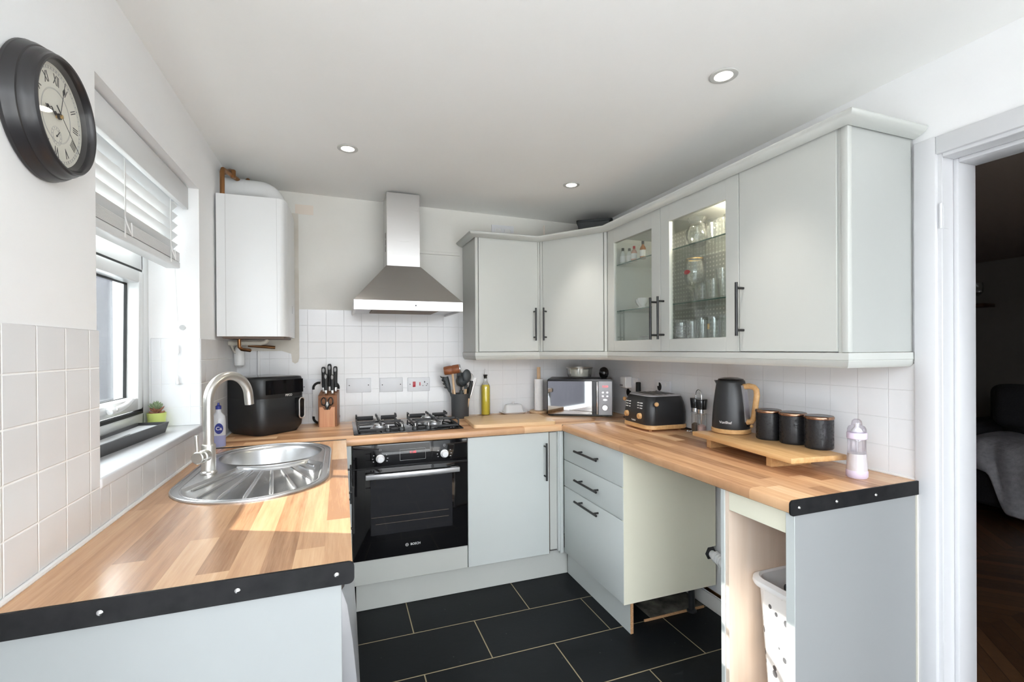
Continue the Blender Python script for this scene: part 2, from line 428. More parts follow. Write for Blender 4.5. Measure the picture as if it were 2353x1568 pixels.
M['shelf_wood'] = wood('dark_shelf', (0.05, 0.022, 0.012, 1), (0.09, 0.04, 0.02, 1), (0.13, 0.06, 0.03, 1), 'Y')
M['bounce_ground'] = noisy('pale_bounce_ground', (0.80, 0.79, 0.76, 1), (0.86, 0.85, 0.82, 1), 4, 0.9)
M['render_wall'] = noisy('outside_render', (0.052, 0.049, 0.058, 1), (0.068, 0.064, 0.074, 1), 6, 0.9, stretch=(3, 3, 0.5))
M['dim_ground'] = noisy('dark_ground', (0.16, 0.155, 0.15, 1), (0.26, 0.25, 0.24, 1), 30, 0.95)
M['fence'] = noisy('grey_fence', (0.36, 0.35, 0.34, 1), (0.46, 0.45, 0.44, 1), 6, 0.9, stretch=(8, 8, 0.6))
M['dirt'] = noisy('dusty_concrete', (0.012, 0.011, 0.009, 1), (0.16, 0.15, 0.12, 1), 14, 0.95, 0.6, 40)
M['salt'] = noisy('pink_salt', (0.70, 0.40, 0.36, 1), (0.82, 0.66, 0.62, 1), 200, 0.6)
M['pepper'] = noisy('peppercorn', (0.02, 0.015, 0.01, 1), (0.14, 0.09, 0.06, 1), 300, 0.7)
M['stud'] = P('rubber_stud', (0.5, 0.5, 0.5), 0.5)
def ceramic_speck():
    x = N('speckled_black_ceramic'); tc = x.n('ShaderNodeTexCoord')
    f = x.noise(tc.outputs['Object'], 130, 3)
    r = x.ramp(f, [(0.5, (0.3, 0.3, 0.3, 1)), (0.62, (0.75, 0.75, 0.75, 1))])
    x.bsdf((0.012, 0.012, 0.014, 1), r, 0, x.bump(f, 0.3, 0.001)); return x.m
M['speck'] = ceramic_speck()
def peg():
    x = N('dotted_back_panel'); p = x.pos()
    a = x.math('SUBTRACT', x.math('FRACT', x.math('DIVIDE', p['Y'], 0.022)), 0.5)
    b = x.math('SUBTRACT', x.math('FRACT', x.math('DIVIDE', p['Z'], 0.022)), 0.5)
    d = x.math('SQRT', x.math('ADD', x.math('MULTIPLY', a, a), x.math('MULTIPLY', b, b)))
    x.bsdf(x.mix(x.math('LESS_THAN', d, 0.22), (0.42, 0.42, 0.39, 1), (0.72, 0.71, 0.66, 1)), 0.3); return x.m
M['peg'] = peg()
def basket_m():
    x = N('printed_white_basket'); p = x.pos()
    v = x.n('ShaderNodeTexVoronoi'); v.inputs['Scale'].default_value = 26
    mp = x.n('ShaderNodeMapping'); mp.inputs['Scale'].default_value = (1, 1, 0.75); mp.inputs['Rotation'].default_value = (0.5, 0.4, 0.6); x.l(p['P'], mp.inputs[0]); x.l(mp.outputs[0], v.inputs['Vector'])
    f = x.math('LESS_THAN', v.outputs['Distance'], 0.24)
    x.bsdf(x.mix(f, (0.80, 0.80, 0.80, 1), (0.10, 0.10, 0.11, 1)), 0.4); return x.m
M['basket'] = basket_m()
# ------------------------------------------------------------------ camera
CR = ((0.93937, -0.34284, 0.00573), )
def cam_axes(yaw, pitch, roll):
    cy, sy, cp, sp = math.cos(yaw), math.sin(yaw), math.cos(pitch), math.sin(pitch)
    fwd = Vector((sy*cp, cy*cp, sp)); right = Vector((cy, -sy, 0)); up = right.cross(fwd)
    return right*math.cos(roll) + up*math.sin(roll), up*math.cos(roll) - right*math.sin(roll), fwd
rt, up, fw = cam_axes(0.350060321, -0.00327898969, -0.00610181131)
cam = bpy.data.cameras.new('camera'); co = bpy.data.objects.new('camera', cam); COL.objects.link(co)
co.matrix_world = Matrix(((rt.x, up.x, -fw.x, 0), (rt.y, up.y, -fw.y, 0), (rt.z, up.z, -fw.z, 1.354), (0, 0, 0, 1)))
cam.sensor_width = 36; cam.sensor_fit = 'HORIZONTAL'
cam.lens = 1077.43/2353*36; cam.shift_y = 22.41/2353; cam.clip_start = 0.02
S.camera = co
S.view_settings.view_transform = 'Standard'; S.view_settings.look = 'None'
S.view_settings.gamma = 1.0; S.view_settings.use_curve_mapping = False
S.view_settings.exposure = 0.76
S.cycles.max_bounces = 14; S.cycles.diffuse_bounces = 8; S.cycles.glossy_bounces = 5
S.cycles.transmission_bounces = 8; S.cycles.transparent_max_bounces = 24
S.cycles.sample_clamp_indirect = 6.0; S.cycles.caustics_reflective = False; S.cycles.caustics_refractive = False
S.cycles.use_denoising = True

# ------------------------------------------------------------------ room shell
XL, XR, YB, YF = -0.57, 1.80, 3.10, -1.60
ZT = 0.91            # worktop height
struct(MB().box(-0.70, 1.93, YF, 3.25, -0.10, 0.0).build('floor', M['slate']))
def ceil_z(x): return 2.312 - 0.0155*(x + 0.57)
m = MB(); m.stack([[Vector((-0.72, y, ceil_z(-0.72))), Vector((1.93, y, ceil_z(1.93))), Vector((1.93, y, 2.45)), Vector((-0.72, y, 2.45))] for y in (YF, 3.25)])
ceiling = struct(m.build('ceiling', M['ceil']))
m = MB()
m.box(-0.87, XL, 0.40, 1.45, -0.1, 2.36); m.box(-0.87, XL, YF, -1.05, -0.1, 2.36); m.box(-0.87, XL, -1.05, 0.40, 2.08, 2.36); m.box(-0.87, XL, 2.36, 3.25, -0.1, 2.36)  # gap near the camera is out of view, added to light the low right units
m.box(-0.87, XL, 1.45, 2.36, -0.1, 1.012); m.box(-0.87, XL, 1.45, 2.36, 2.052, 2.36)
wl = struct(m.build('wall_left', M['wall']))
# tiling on the left wall: below 1.407 either side of the recess, below the sill in between
m = MB(); T = 0.004
m.box(XL-0.001, XL+T, 0.75, 1.453, 0.90, 1.407, 0.0015, 1); m.box(XL-0.001, XL+T, 1.453, 2.358, 0.90, 1.028); m.box(XL-0.001, XL+T, 2.358, 3.098, 0.90, 1.409, 0.0015, 1)
m.build('tiling', M['tile_left'], wl)
m = MB(); m.box(-0.745, XL+0.001, 2.354, 2.3605, 1.038, 1.409, 0.0015, 1); m.build('jamb_tiling', M['tile_jamb'], wl)
m = MB(); m.tube([(XL+0.008, 1.06, ZT+0.003), (XL+0.008, 3.09, ZT+0.003)], 0.006, 8); m.build('sealant', M['white_plastic'], wl)
m = MB(); m.box(-0.76, XL+0.008, 1.45, 2.36, 1.010, 1.038, 0.006, 3)
sill = struct(m.build('window_sill', M['gloss_white'])); sill.name = 'trim_1'

wb = struct(MB().box(-0.87, 1.93, YB, 3.25, -0.1, 2.40).build('wall_back', M['wall_back']))
m = MB()
m.prism([(-0.235, 0.90), (1.799, 0.90), (1.799, 1.603), (-0.235, 1.603), (-0.235, 1.31), (-0.245, 1.285), (-0.262, 1.277), (-0.28, 1.29), (-0.285, 1.335), (-0.33, 1.352), (-0.567, 1.352), (-0.567, 0.90)],
        -T, (0, YB, 0), (1, 0, 0), (0, 0, 1)) if False else m.stack([[Vector((x, y, z)) for x, z in [(-0.567, 0.90), (1.799, 0.90), (1.799, 1.603), (-0.235, 1.603), (-0.235, 1.31), (-0.242, 1.285), (-0.258, 1.275), (-0.274, 1.285), (-0.28, 1.335), (-0.33, 1.352), (-0.567, 1.352)]] for y in (YB-T, YB+0.001)])
m.build('tiling', M['tile_back'], wb)
m = MB(); m.stack([[Vector((x, y, z)) for x, z in [(-0.567, 1.352), (-0.33, 1.352), (-0.28, 1.335), (-0.274, 1.285), (-0.258, 1.275), (-0.242, 1.285), (-0.235, 1.31), (-0.235, 2.18), (-0.567, 2.18)]] for y in (YB-0.0025, YB+0.001)])
m.build('old_paint_patch', M['beige_paint'], wb)
m = MB(); m.box(0.47, 0.76, YB-0.012, YB+0.001, 1.985, 2.005, 0.003, 2); m.box(0.47, 0.76, YB-0.004, YB+0.001, 2.005, 2.035); m.build('batten', M['wall_back'], wb)

m = MB()      # right wall with the doorway to the lounge
m.box(XR, 1.93, 0.94, 3.52, -0.1, 2.42); m.box(XR, 1.93, YF, 0.06, -0.1, 2.40); m.box(XR, 1.93, 0.06, 0.94, 1.975, 2.40)
wr = struct(m.build('wall_right', M['wall']))
m = MB(); m.box(XR-T, XR+0.001, 0.988, 3.097, 0.90, 1.30, 0.0012, 1); m.build('tiling', M['tile_right'], wr)
m = MB(); m.tube([(XR-0.008, 0.99, ZT+0.003), (XR-0.008, 3.09, ZT+0.003)], 0.005, 8); m.build('sealant', M['white_plastic'], wr)
m = MB(); m.box(XR-0.012, XR+0.001, 1.0, 2.9, 0.0, 0.075, 0.003, 2); struct(m.build('baseboard_right', M['wall_back']))
# door frame: architrave, lining, stop, hinges
d = MB()
d.box(XR-0.016, XR+0.001, 0.942, 1.003, 0.0, 2.025, 0.004, 2); d.box(XR-0.016, XR+0.001, -0.02, 0.942, 1.967, 2.025, 0.004, 2); d.box(XR-0.016, XR+0.001, -0.02, 0.042, 0, 1.967, 0.004, 2)
dr = struct(d.build('door_1', M['gloss_white']))
d = MB(); d.box(XR-0.004, 1.945, 0.930, 0.945, 0, 1.975, 0.002, 1); d.box(XR-0.004, 1.945, 0.055, 0.930, 1.955, 1.975, 0.002, 1); d.box(XR-0.004, 1.945, 0.055, 0.070, 0, 1.955, 0.002, 1)
d.build('lining', M['gloss_white'], dr)
d = MB(); d.box(1.852, 1.945, 0.916, 0.930, 0, 1.955, 0.003, 2); d.box(1.852, 1.945, 0.07, 0.916, 1.941, 1.955, 0.003, 2); d.build('door_stop', M['gloss_white'], dr)
for z in (1.73, 0.18):
    d = MB(); d.box(XR+0.001, 1.826, 0.9285, 0.9305, z, z+0.08); d.cyl((XR-0.004, 0.934, z), (XR-0.004, 0.934, z+0.08), 0.005, n=10); d.build('hinge', M['gloss_white'], dr)
# behind the viewer, unseen: rear and left-wall openings added to let in daylight
m = MB(); m.box(-0.87, -0.45, YF-0.15, YF, -0.1, 2.4); m.box(1.70, 1.93, YF-0.15, YF, -0.1, 2.4); m.box(-0.45, 1.70, YF-0.15, YF, 2.19, 2.4)
struct(m.build('wall_rear', M['wall']))
struct(MB().box(-9, 12, -14, YF, -0.16, -0.02).build('ground_outside', M['bounce_ground']))  # unseen ground, made pale to bounce daylight onto the ceiling
struct(MB().box(-9, -0.87, YF, 1.1, -0.16, -0.02).build('ground_side', M['bounce_ground']))
struct(MB().box(-9, -0.87, 1.1, 9, -0.16, -0.02).build('ground_darkened', M['dim_ground']))  # unseen ground, made dark to cut light bounced through the window

# ------------------------------------------------------------------ window
w = MB()
XF = -0.752
def ring(m, x0, x1, y0, y1, z0, z1, wd, bev=0.004):
    m.box(x0, x1, y0, y0+wd, z0, z1, bev, 2); m.box(x0, x1, y1-wd, y1, z0, z1, bev, 2)
    m.box(x0, x1, y0+wd*0.9, y1-wd*0.9, z0, z0+wd, bev, 2); m.box(x0, x1, y0+wd*0.9, y1-wd*0.9, z1-wd, z1, bev, 2)
w.box(-0.82, XF, 1.45, 1.525, 1.036, 2.052, 0.004, 2); w.box(-0.82, XF, 2.285, 2.36, 1.036, 2.052, 0.004, 2)
w.box(-0.82, XF, 1.5, 2.3, 1.036, 1.106, 0.004, 2); w.box(-0.82, XF, 1.5, 2.3, 1.977, 2.052, 0.004, 2)
w.box(-0.82, XF, 1.5, 2.3, 1.68, 1.76, 0.004, 2)
wn = struct(w.build('window_1', M['upvc']))
w = MB(); ring(w, -0.797, XF+0.014, 1.512, 2.276, 1.124, 1.672, 0.050, 0.009); sash = w.build('sash', M['upvc'], wn)
w = MB(); ring(w, -0.78, XF+0.002, 1.503, 2.2855, 1.106, 1.681, 0.009, 0); w.build('gasket', M['rubber'], wn)
w = MB(); ring(w, -0.786, -0.777, 1.564, 2.224, 1.170, 1.620, 0.006, 0); w.build('bead', M['rubber'], sash)
w = MB(); w.box(-0.79, -0.784, 1.556, 2.23, 1.166, 1.626); w.build('pane', M['pane'], sash)
w = MB(); w.box(-0.79, -0.784, 1.52, 2.29, 1.75, 1.985); w.build('top_pane', M['pane'], wn)
w = MB(); w.box(XF+0.018, XF+0.028, 1.83, 1.96, 1.145, 1.172, 0.003, 2); w.cyl((XF+0.02, 1.925, 1.158), (XF+0.05, 1.925, 1.158), 0.011, n=16)
w.tube([(XF+0.045, 1.90, 1.155), (XF+0.05, 1.94, 1.158), (XF+0.052, 2.0, 1.166), (XF+0.05, 2.06, 1.180)], [0.009, 0.011, 0.010, 0.008], 10)
w.build('window_handle', M['upvc'], sash)
w = MB(); w.cyl((XF+0.05, 1.925, 1.158), (XF+0.058, 1.925, 1.158), 0.006, n=12); w.build('lock_button', M['steel'], [c for c in sash.children if c.name.startswith('window_handle')][0])
pv = Matrix.Translation((-0.785, 0, 1.672)); sash.matrix_basis = pv @ Matrix.Rotation(math.radians(0.8), 4, 'Y') @ pv.inverted()   # top-hung sash, ajar
# outside: rendered boundary wall and downpipe
tag(MB().box(-5.5, -0.9, 5.2, 5.35, -0.02, 2.05).build('boundary_wall', M['render_wall']), 'lavender-grey rendered wall seen outside through the kitchen window', 'wall')
tag(MB().box(-3.30, -3.20, -5.5, 5.2, -0.02, 2.1).build('sky_block_wall', M['render_wall']), 'unseen side wall added outside to block low sky from the window', 'wall')  # out of view; added to cut level skylight on the right cabinets
tag(MB().box(-3.20, 9.0, -5.6, -5.5, -0.02, 2.1).build('sky_block_fence', M['fence']), 'unseen fence added behind the viewer to hide the low sky', 'fence')  # out of view; added to keep low sky off surfaces facing the camera
t = MB(); t.cyl((-1.075, 3.0, -0.02), (-1.075, 3.0, 2.3), 0.034, n=16)
dp = tag(t.build('drainpipe', M['gloss_white']), 'white round drainpipe outside the window against the rendered wall', 'pipe')
for z in (0.45, 2.15): MB().box(-1.12, -1.03, 2.962, 3.04, z, z+0.035, 0.004).build('pipe_bracket', M['gloss_white'], dp)

# ------------------------------------------------------------------ blind
bl = thing('venetian_blind', 'white wooden slat blind half raised in the window recess beside the clock', 'blind', (-0.64, 1.9, 2.05))
MB().box(-0.622, -0.602, 1.47, 2.335, 1.952, 2.046, 0.003, 2).build('valance', M['upvc'], bl)
MB().box(-0.685, -0.63, 1.475, 2.325, 2.0, 2.048, 0.003, 2).build('headrail', M['upvc'], bl)
m = MB()
for k in range(6):
    z = 1.984 - 0.0405*k
    R = Matrix.Translation((-0.655, 0, z)) @ Matrix.Rotation(math.radians(-47), 4, 'Y')
    m.box(-0.0255, 0.0255, 1.478, 2.322, -0.0014, 0.0014, M=R)
m.build('slats', M['upvc'], bl)
m = MB()
for k in range(9): m.box(-0.681, -0.631, 1.478, 2.322, 1.728 + 0.0042*k, 1.7315 + 0.0042*k)
m.build('stacked_slats', M['upvc'], bl)
MB().box(-0.682, -0.630, 1.478, 2.326, 1.700, 1.7265, 0.005, 3).build('bottom_rail', M['upvc'], bl)
for y in (1.79, 2.21):
    m = MB(); m.box(-0.630, -0.6285, y-0.004, y+0.004, 1.71, 2.0); m.box(-0.684, -0.6825, y-0.004, y+0.004, 1.71, 2.0)
    m.build('ladder_tape', M['white_plastic'], bl)
    m = MB(); m.tube([(-0.626, y-0.012, 1.772), (-0.622, y-0.010, 1.752), (-0.620, y+0.004, 1.735), (-0.622, y+0.03, 1.722), (-0.626, y+0.035, 1.765)], 0.0022, 6)
    m.build('slack_cord', M['white_plastic'], bl)
m = MB(); m.tube([(-0.655, 2.334, 1.99), (-0.652, 2.338, 1.7), (-0.645, 2.343, 1.45), (-0.648, 2.343, 1.23)], 0.0016, 6)
pc = m.build('pull_cord', M['white_plastic'], bl)
for z, x in ((1.345, -0.646), (1.215, -0.648)):
    MB().lathe([(0, 0.0), (0.007, 0.0), (0.0075, 0.004), (0.005, 0.036), (0, 0.037)], (x, 2.342, z), 12).build('cord_toggle', M['white_plastic'], pc)
tag(MB().lathe([(0, 0), (0.011, 0), (0.011, 0.004), (0, 0.006)], n=14, M=frame((-0.632, 2.356, 1.455), (1, 0, 0), (0, 0, 1))).build('cord_hook', M['stud']), 'small grey cord hook on the white window reveal', 'hook')

# ------------------------------------------------------------------ lights
for k, (x, y, where) in enumerate(((1.232, 1.255, 'recessed downlight nearest the door, largest in the ceiling'), (0.037, 2.333, 'recessed downlight in the ceiling between boiler and cooker hood'), (1.232, 2.378, 'recessed downlight above the corner wall cabinet'), (0.037, 0.2, 'unseen downlight added above the camera end of the sink run'), (1.232, 0.1, 'unseen downlight added by the lounge doorway'))):  # last two are out of view, added for extra light
    z = ceil_z(x)
    dl = thing('downlight', where, 'ceiling light', (x, y, z), 0, 'recessed ceiling downlights')
    MB().lathe([(0.046, -0.001), (0.046, -0.004), (0.042, -0.006), (0.030, -0.004), (0.0285, 0.0)], (x, y, z), 40).build('bezel', M['silver_ring'], dl)
    MB().lathe([(0.0285, -0.001), (0.025, 0.0), (0.0, 0.0)], (x, y, z-0.0025), 24).build('bulb', M['led_white'], dl)
    L = bpy.data.lights.new('downlight_lamp', 'SPOT'); L.energy = 19; L.color = (1, 0.94, 0.86); L.spot_size = math.radians(66); L.spot_blend = 1.0; L.shadow_soft_size = 0.028
    lo = bpy.data.objects.new('downlight_lamp', L); COL.objects.link(lo); lo.location = (x, y, z-0.012)
sun = bpy.data.lights.new('sun', 'SUN'); sun.energy = 9.0; sun.angle = math.radians(0.6); sun.color = (1, 0.95, 0.87)
so = bpy.data.objects.new('sun', sun); COL.objects.link(so)
so.rotation_euler = Vector((1.0, -0.467, -0.535)).to_track_quat('-Z', 'Y').to_euler()
W = bpy.data.worlds.new('sky'); S.world = W; W.use_nodes = True
nt = W.node_tree; bg = nt.nodes['Background']; bg.inputs[0].default_value = (0.87, 0.935, 1.0, 1); bg.inputs[1].default_value = 7.2
# ------------------------------------------------------------------ worktops, sink, tap
def stadium(cx, hw, y0, y1, n=28):
    out = []
    for k in range(n+1):
        a = PI*k/n; out.append((cx + hw*math.cos(a), (y1-hw) + hw*math.sin(a)))
    for k in range(n+1):
        a = PI + PI*k/n; out.append((cx + hw*math.cos(a), (y0+hw) + hw*math.sin(a)))
    return out
SKX, SKW, SK0, SK1 = -0.277, 0.236, 1.555, 2.458
wt = thing('worktop', 'woodblock worktop holding the sink, sunlit, with a black end strip', 'worktop', (-0.27, 1.75, 0.872))
m = MB()
m.holed([(XL+0.002, 1.040), (0.012, 1.040), (0.020, 1.048), (0.022, 2.462), (XL+0.002, 2.452)], [stadium(SKX, SKW-0.008, SK0+0.008, SK1-0.008)], 0.872, ZT)
m.build('top', M['wt_y'], wt)
m = MB(); m.stack([[Vector((x, y, z)) for x, z in rrect(XL+0.002, 0.0235, 0.867, 0.9125, 0.012, 5)] for y in (1.034, 1.0405)]); es = m.build('end_strip', M['black_trim'], wt)
for x in (-0.005, -0.185, -0.40):
    MB().lathe([(0, 0.003), (0.003, 0.0025), (0.0055, 0.0), (0.0055, -0.001)], n=12, M=frame((x-0.006, 1.034, 0.889), (1, 0, 0), (0, 0, 1))).build('screw', M['screw'], es)
wt = thing('worktop', 'woodblock worktop along the back wall under the gas hob', 'worktop', (0.6, 2.79, 0.872))
m = MB(); m.stack([[Vector((x, y, z)) for y, z in [(3.092, 0.872), (2.486, 0.872), (2.479, 0.876), (2.477, 0.884), (2.477, 0.898), (2.480, 0.906), (2.488, 0.91), (3.092, 0.91)]] for x in (XL+0.006, 1.792)])
# the front nosing stops where the side runs join
m.build('top', M['wt_x'], wt)
m = MB(); m.box(XL+0.004, 0.0225, 2.4625, 2.4755, 0.874, 0.9112); m.build('joint_strip', M['black_metal'], wt)
wt = thing('worktop', 'woodblock worktop under the kettle, black end strip by the doorway', 'worktop', (1.5, 1.73, 0.872))
m = MB(); m.stack([[Vector((x, y, z)) for x, z in [(1.792, 0.872), (1.220, 0.872), (1.214, 0.876), (1.212, 0.884), (1.212, 0.898), (1.215, 0.906), (1.222, 0.91), (1.792, 0.91)]] for y in (0.996, 2.4745)])
m.build('top', M['wt_y'], wt)
m = MB(); m.stack([[Vector((x, y, z)) for x, z in rrect(1.2105, 1.794, 0.867, 0.9125, 0.012, 5)] for y in (0.990, 0.9955)]); es = m.build('end_strip', M['black_trim'], wt)
for x in (1.245, 1.40, 1.575):
    MB().lathe([(0, 0.003), (0.003, 0.0025), (0.0055, 0.0), (0.0055, -0.001)], n=12, M=frame((x, 0.990, 0.889), (1, 0, 0), (0, 0, 1))).build('screw', M['screw'], es)
MB().box(1.213, 1.79, 2.4748, 2.4766, 0.874, 0.9108).build('joint_strip', M['carcass_brown'], wt)

# sink
sk = thing('kitchen_sink', 'round-ended stainless steel sink with drainer set in the worktop', 'sink', (SKX, 2.0, ZT))
BX, BY, BR = -0.277, 2.232, 0.196
def tray_outline(inset, rin, a0, a1, n=40):
    """Drainer tray: between the bowl's arc and the rim, seen from the bowl centre."""
    inner, outer = [], []
    for k in range(n+1):
        a = a0 + (a1-a0)*k/n
        d = Vector((math.sin(a), -math.cos(a)))
        t = rin
        while True:      # march to the inset stadium
            x, y = BX + d.x*t, BY + d.y*t
            cy = min(max(y, SK0+SKW), SK1-SKW)
            if math.hypot(x-SKX, y-cy) > SKW-inset: break
            t += 0.002
        outer.append((BX + d.x*t, BY + d.y*t)); inner.append((BX + d.x*rin, BY + d.y*rin))
    return inner, outer
ti, to = tray_outline(0.030, 0.232, math.radians(-24), math.radians(41))
tray_poly = to + list(reversed(ti))
circ = [(BX + BR*math.cos(2*PI*k/56), BY + BR*math.sin(2*PI*k/56)) for k in range(56)]
m = MB(); m.holed(stadium(SKX, SKW, SK0, SK1), [circ, tray_poly], 0.9103, 0.9135); m.build('deck', M['steel_sink'], sk, smooth=20)
m = MB(); m.tube([(p[0], p[1], 0.9142) for p in stadium(SKX, SKW-0.004, SK0+0.004, SK1-0.004)], 0.0037, 8, closed=True)
m.tube([(p[0], p[1], 0.9130) for p in stadium(SKX, SKW-0.026, SK0+0.026, SK1-0.026)], 0.0022, 6, closed=True)
m.build('rim', M['steel_sink'], sk)
m = MB(); m.lathe([(BR+0.012, 0.0035), (BR+0.004, 0.0040), (BR-0.004, 0.001), (BR-0.010, -0.012), (BR-0.016, -0.11), (BR-0.028, -0.135), (BR-0.06, -0.148), (0.045, -0.152), (0.04, -0.156), (0, -0.157)], (BX, BY, ZT), 56); bw = m.build('bowl', M['steel_sink'], sk, smooth=60)
MB().lathe([(0.042, -0.150), (0.038, -0.148), (0.02, -0.150), (0.0, -0.150)], (BX, BY, ZT), 24).build('waste', M['chrome'], bw)
m = MB(); m.tube([(BX+0.185, BY+0.03, ZT-0.030), (BX+0.181, BY+0.06, ZT-0.030)], 0.006, 8); m.build('overflow', M['chrome'], bw)
m = MB()
c = Vector((sum(p[0] for p in tray_poly)/len(tray_poly), sum(p[1] for p in tray_poly)/len(tray_poly)))
sc_ = lambda p, s: (c.x + (p[0]-c.x)*s, c.y + (p[1]-c.y)*s)
m.stack([(0.9135, tray_poly), (0.912, [sc_(p, 0.985) for p in tray_poly]), (0.9035, [sc_(p, 0.955) for p in tray_poly]), (0.902, [sc_(p, 0.93) for p in tray_poly])], cap0=False, cap1=True)
tr = m.build('drainer', M['steel_sink'], sk)
for k in range(9):
    a = math.radians(-21 + 6.9*k); i1, o1 = tray_outline(0.058, 0.262, a, a+0.001, 1)
    m = MB(); p, q = Vector((*i1[0], 0.9045)), Vector((*o1[0], 0.9045))
    m.tube([p, p.lerp(q, .06), p.lerp(q, .94), q], [0.003, 0.0058, 0.0062, 0.003], 8); m.build('drainer_ridge', M['steel_sink'], tr)
m = MB(); m.tube([(p[0], p[1], 0.9142) for p in ti], 0.0035, 8); m.build('weir', M['steel_sink'], sk)

# tap
TX, TY = -0.450, 1.962
tp = thing('mixer_tap', 'brushed nickel swan-neck mixer tap standing on the sink deck', 'tap', (TX, TY, 0.9135))
m = MB(); m.lathe([(0, 0), (0.027, 0), (0.027, 0.006), (0.0225, 0.010), (0.0225, 0.10), (0.021, 0.104), (0.0, 0.104)], (TX, TY, 0.9142), 32); m.build('body', M['nickel'], tp)
dv = Vector((0.60, 0.80, 0)); Rr = 0.088; zc = 1.172
pts = [(TX, TY, 1.0), (TX, TY, 1.10), (TX, TY, zc-0.02)] + arc((TX+dv.x*Rr, TY+dv.y*Rr, zc), Rr, PI, 0.05, 26, dv, (0, 0, 1))
e = pts[-1]; pts += [(e[0]+dv.x*0.004, e[1]+dv.y*0.004, zc-0.030)]
m = MB(); m.tube(pts, 0.0165, 20); m.build('spout', M['nickel'], tp)
m = MB(); m.lathe([(0, 0.0), (0.0215, 0.0), (0.0215, 0.022), (0.018, 0.024), (0.018, 0.03), (0.0215, 0.032), (0.0215, 0.046), (0.019, 0.0485), (0, 0.0485)], n=28, M=frame((TX-0.004, TY-0.018, 0.982), (0.8, -0.3, 0), (0, 0, 1))); 
lv = m.build('lever_hub', M['nickel'], tp)
m = MB(); m.tube([(TX-0.022, TY-0.052, 0.99), (TX-0.024, TY-0.054, 1.06)], [0.0062, 0.0055], 12); m.build('lever', M['nickel'], lv)

# ------------------------------------------------------------------ handles
def bar_handle(name, parent, c, along, out, L, r=0.0058, stand=0.034, inset=0.022):
    c, along, out = Vector(c), Vector(along).normalized(), Vector(out).normalized()
    m = MB(); b = c + out*stand
    m.cyl(b - along*L/2, b + along*L/2, r, n=14)
    for s in (-1, 1): m.cyl(c + along*s*(L/2-inset), b + along*s*(L/2-inset), r*0.85, n=12)
    return m.build(name, M['black_metal'], parent)

# ------------------------------------------------------------------ base units
# near end panel + dishwasher + sink unit (left run)
u = thing('end_panel', 'pale grey end panel of the sink run under the black strip', 'panel', (-0.28, 1.05, 0))
MB().box(XL+0.002, -0.002, 1.046, 1.064, 0.001, 0.8705, 0.001, 1).build('board', M['panel_left'], u)
u = thing('dishwasher', 'silver dishwasher edge-on below the sink worktop beside the end panel', 'dishwasher', (-0.28, 1.37, 0))
MB().box(-0.55, -0.03, 1.072, 1.66, 0.02, 0.855, 0.004, 2).build('cabinet', M['silver'], u)
m = MB(); m.stack([(z, [(-0.028, 1.074), (-0.006+b*0.3, 1.074), (0.006+b, 1.080), (0.012+b, 1.095), (0.013+b, 1.366), (0.012+b, 1.64), (0.004+b, 1.654), (-0.028, 1.658)]) for z, b in [(0.10, 0.012), (0.3, 0.022), (0.5, 0.026), (0.62, 0.023), (0.72, 0.014), (0.80, 0.003), (0.835, -0.008)]]); dd = m.build('door', M['silver'], u)
m = MB(); m.box(-0.028, -0.004, 1.076, 1.656, 0.838, 0.858, 0.004, 2); m.build('control_panel', M['silver'], u)
m = MB(); m.tube([(-0.02, 1.079, 0.80), (-0.018, 1.074, 0.5), (-0.018, 1.074, 0.1)], 0.008, 10); m.build('door_seal', M['stud'], dd)
MB().box(-0.5, -0.02, 1.09, 1.64, 0.002, 0.03).build('base', M['black_satin'], u)
u = thing('base_unit', 'sink base unit with its edge-on door and black handle beside the oven', 'cabinet', (-0.28, 2.07, 0))
m = MB(); m.box(XL+0.01, -0.022, 1.668, 1.686, 0.15, 0.72); m.box(XL+0.01, -0.022, 2.44, 2.458, 0.15, 0.72); m.box(XL+0.01, -0.022, 1.686, 2.44, 0.15, 0.168); m.build('carcass', M['cream'], u)
for y0, y1, hy in ((1.67, 2.058, 2.02), (2.062, 2.452, 2.415)):
    d = MB().box(-0.020, -0.002, y0, y1, 0.157, 0.868, 0.0015, 1).build('door', M['unit_base'], u); bar_handle('handle', d, (-0.002, hy, 0.70), (0, 0, 1), (1, 0, 0), 0.19, stand=0.045)
MB().box(-0.02, 0.046, 2.497, 2.515, 0.155, 0.8705, 0.001, 1).build('corner_post', M['unit_base'], u)
MB().box(-0.064, -0.046, 1.066, 2.545, 0.001, 0.148).build('plinth', M['unit_base'], u) if False else None

# oven housing
u = thing('oven_housing', 'grey unit around the built-in oven with a plain panel below', 'cabinet', (0.35, 2.8, 0.15))
m = MB(); m.box(0.047, 0.0485, 2.52, 3.07, 0.15, 0.868); m.box(0.6455, 0.648, 2.52, 3.07, 0.15, 0.868); m.box(0.047, 0.648, 2.52, 3.07, 0.15, 0.168); m.box(0.05, 0.645, 2.53, 3.07, 0.266, 0.280); m.build('carcass', M['cream'], u)
MB().box(0.050, 0.646, 2.497, 2.515, 0.157, 0.280, 0.0015, 1).build('lower_panel', M['unit'], u)
ov = thing('oven', 'black built-in electric oven with silver bar handle under the hob', 'oven', (0.348, 2.8, 0.283))
OY = 2.488
MB().box(0.062, 0.634, 2.51, 3.03, 0.287, 0.862).build('cavity_case', M['black_satin'], ov)
cpn = MB().box(0.0515, 0.6445, OY, 2.512, 0.752, 0.869, 0.002, 2).build('control_panel', M['black_glass'], ov)
dor = MB().box(0.0515, 0.6445, OY, 2.512, 0.283, 0.746, 0.002, 2).build('door', M['black_glass'], ov)
MB().box(0.052, 0.644, OY+0.006, 2.512, 0.746, 0.752).build('vent_gap', M['rubber'], ov)
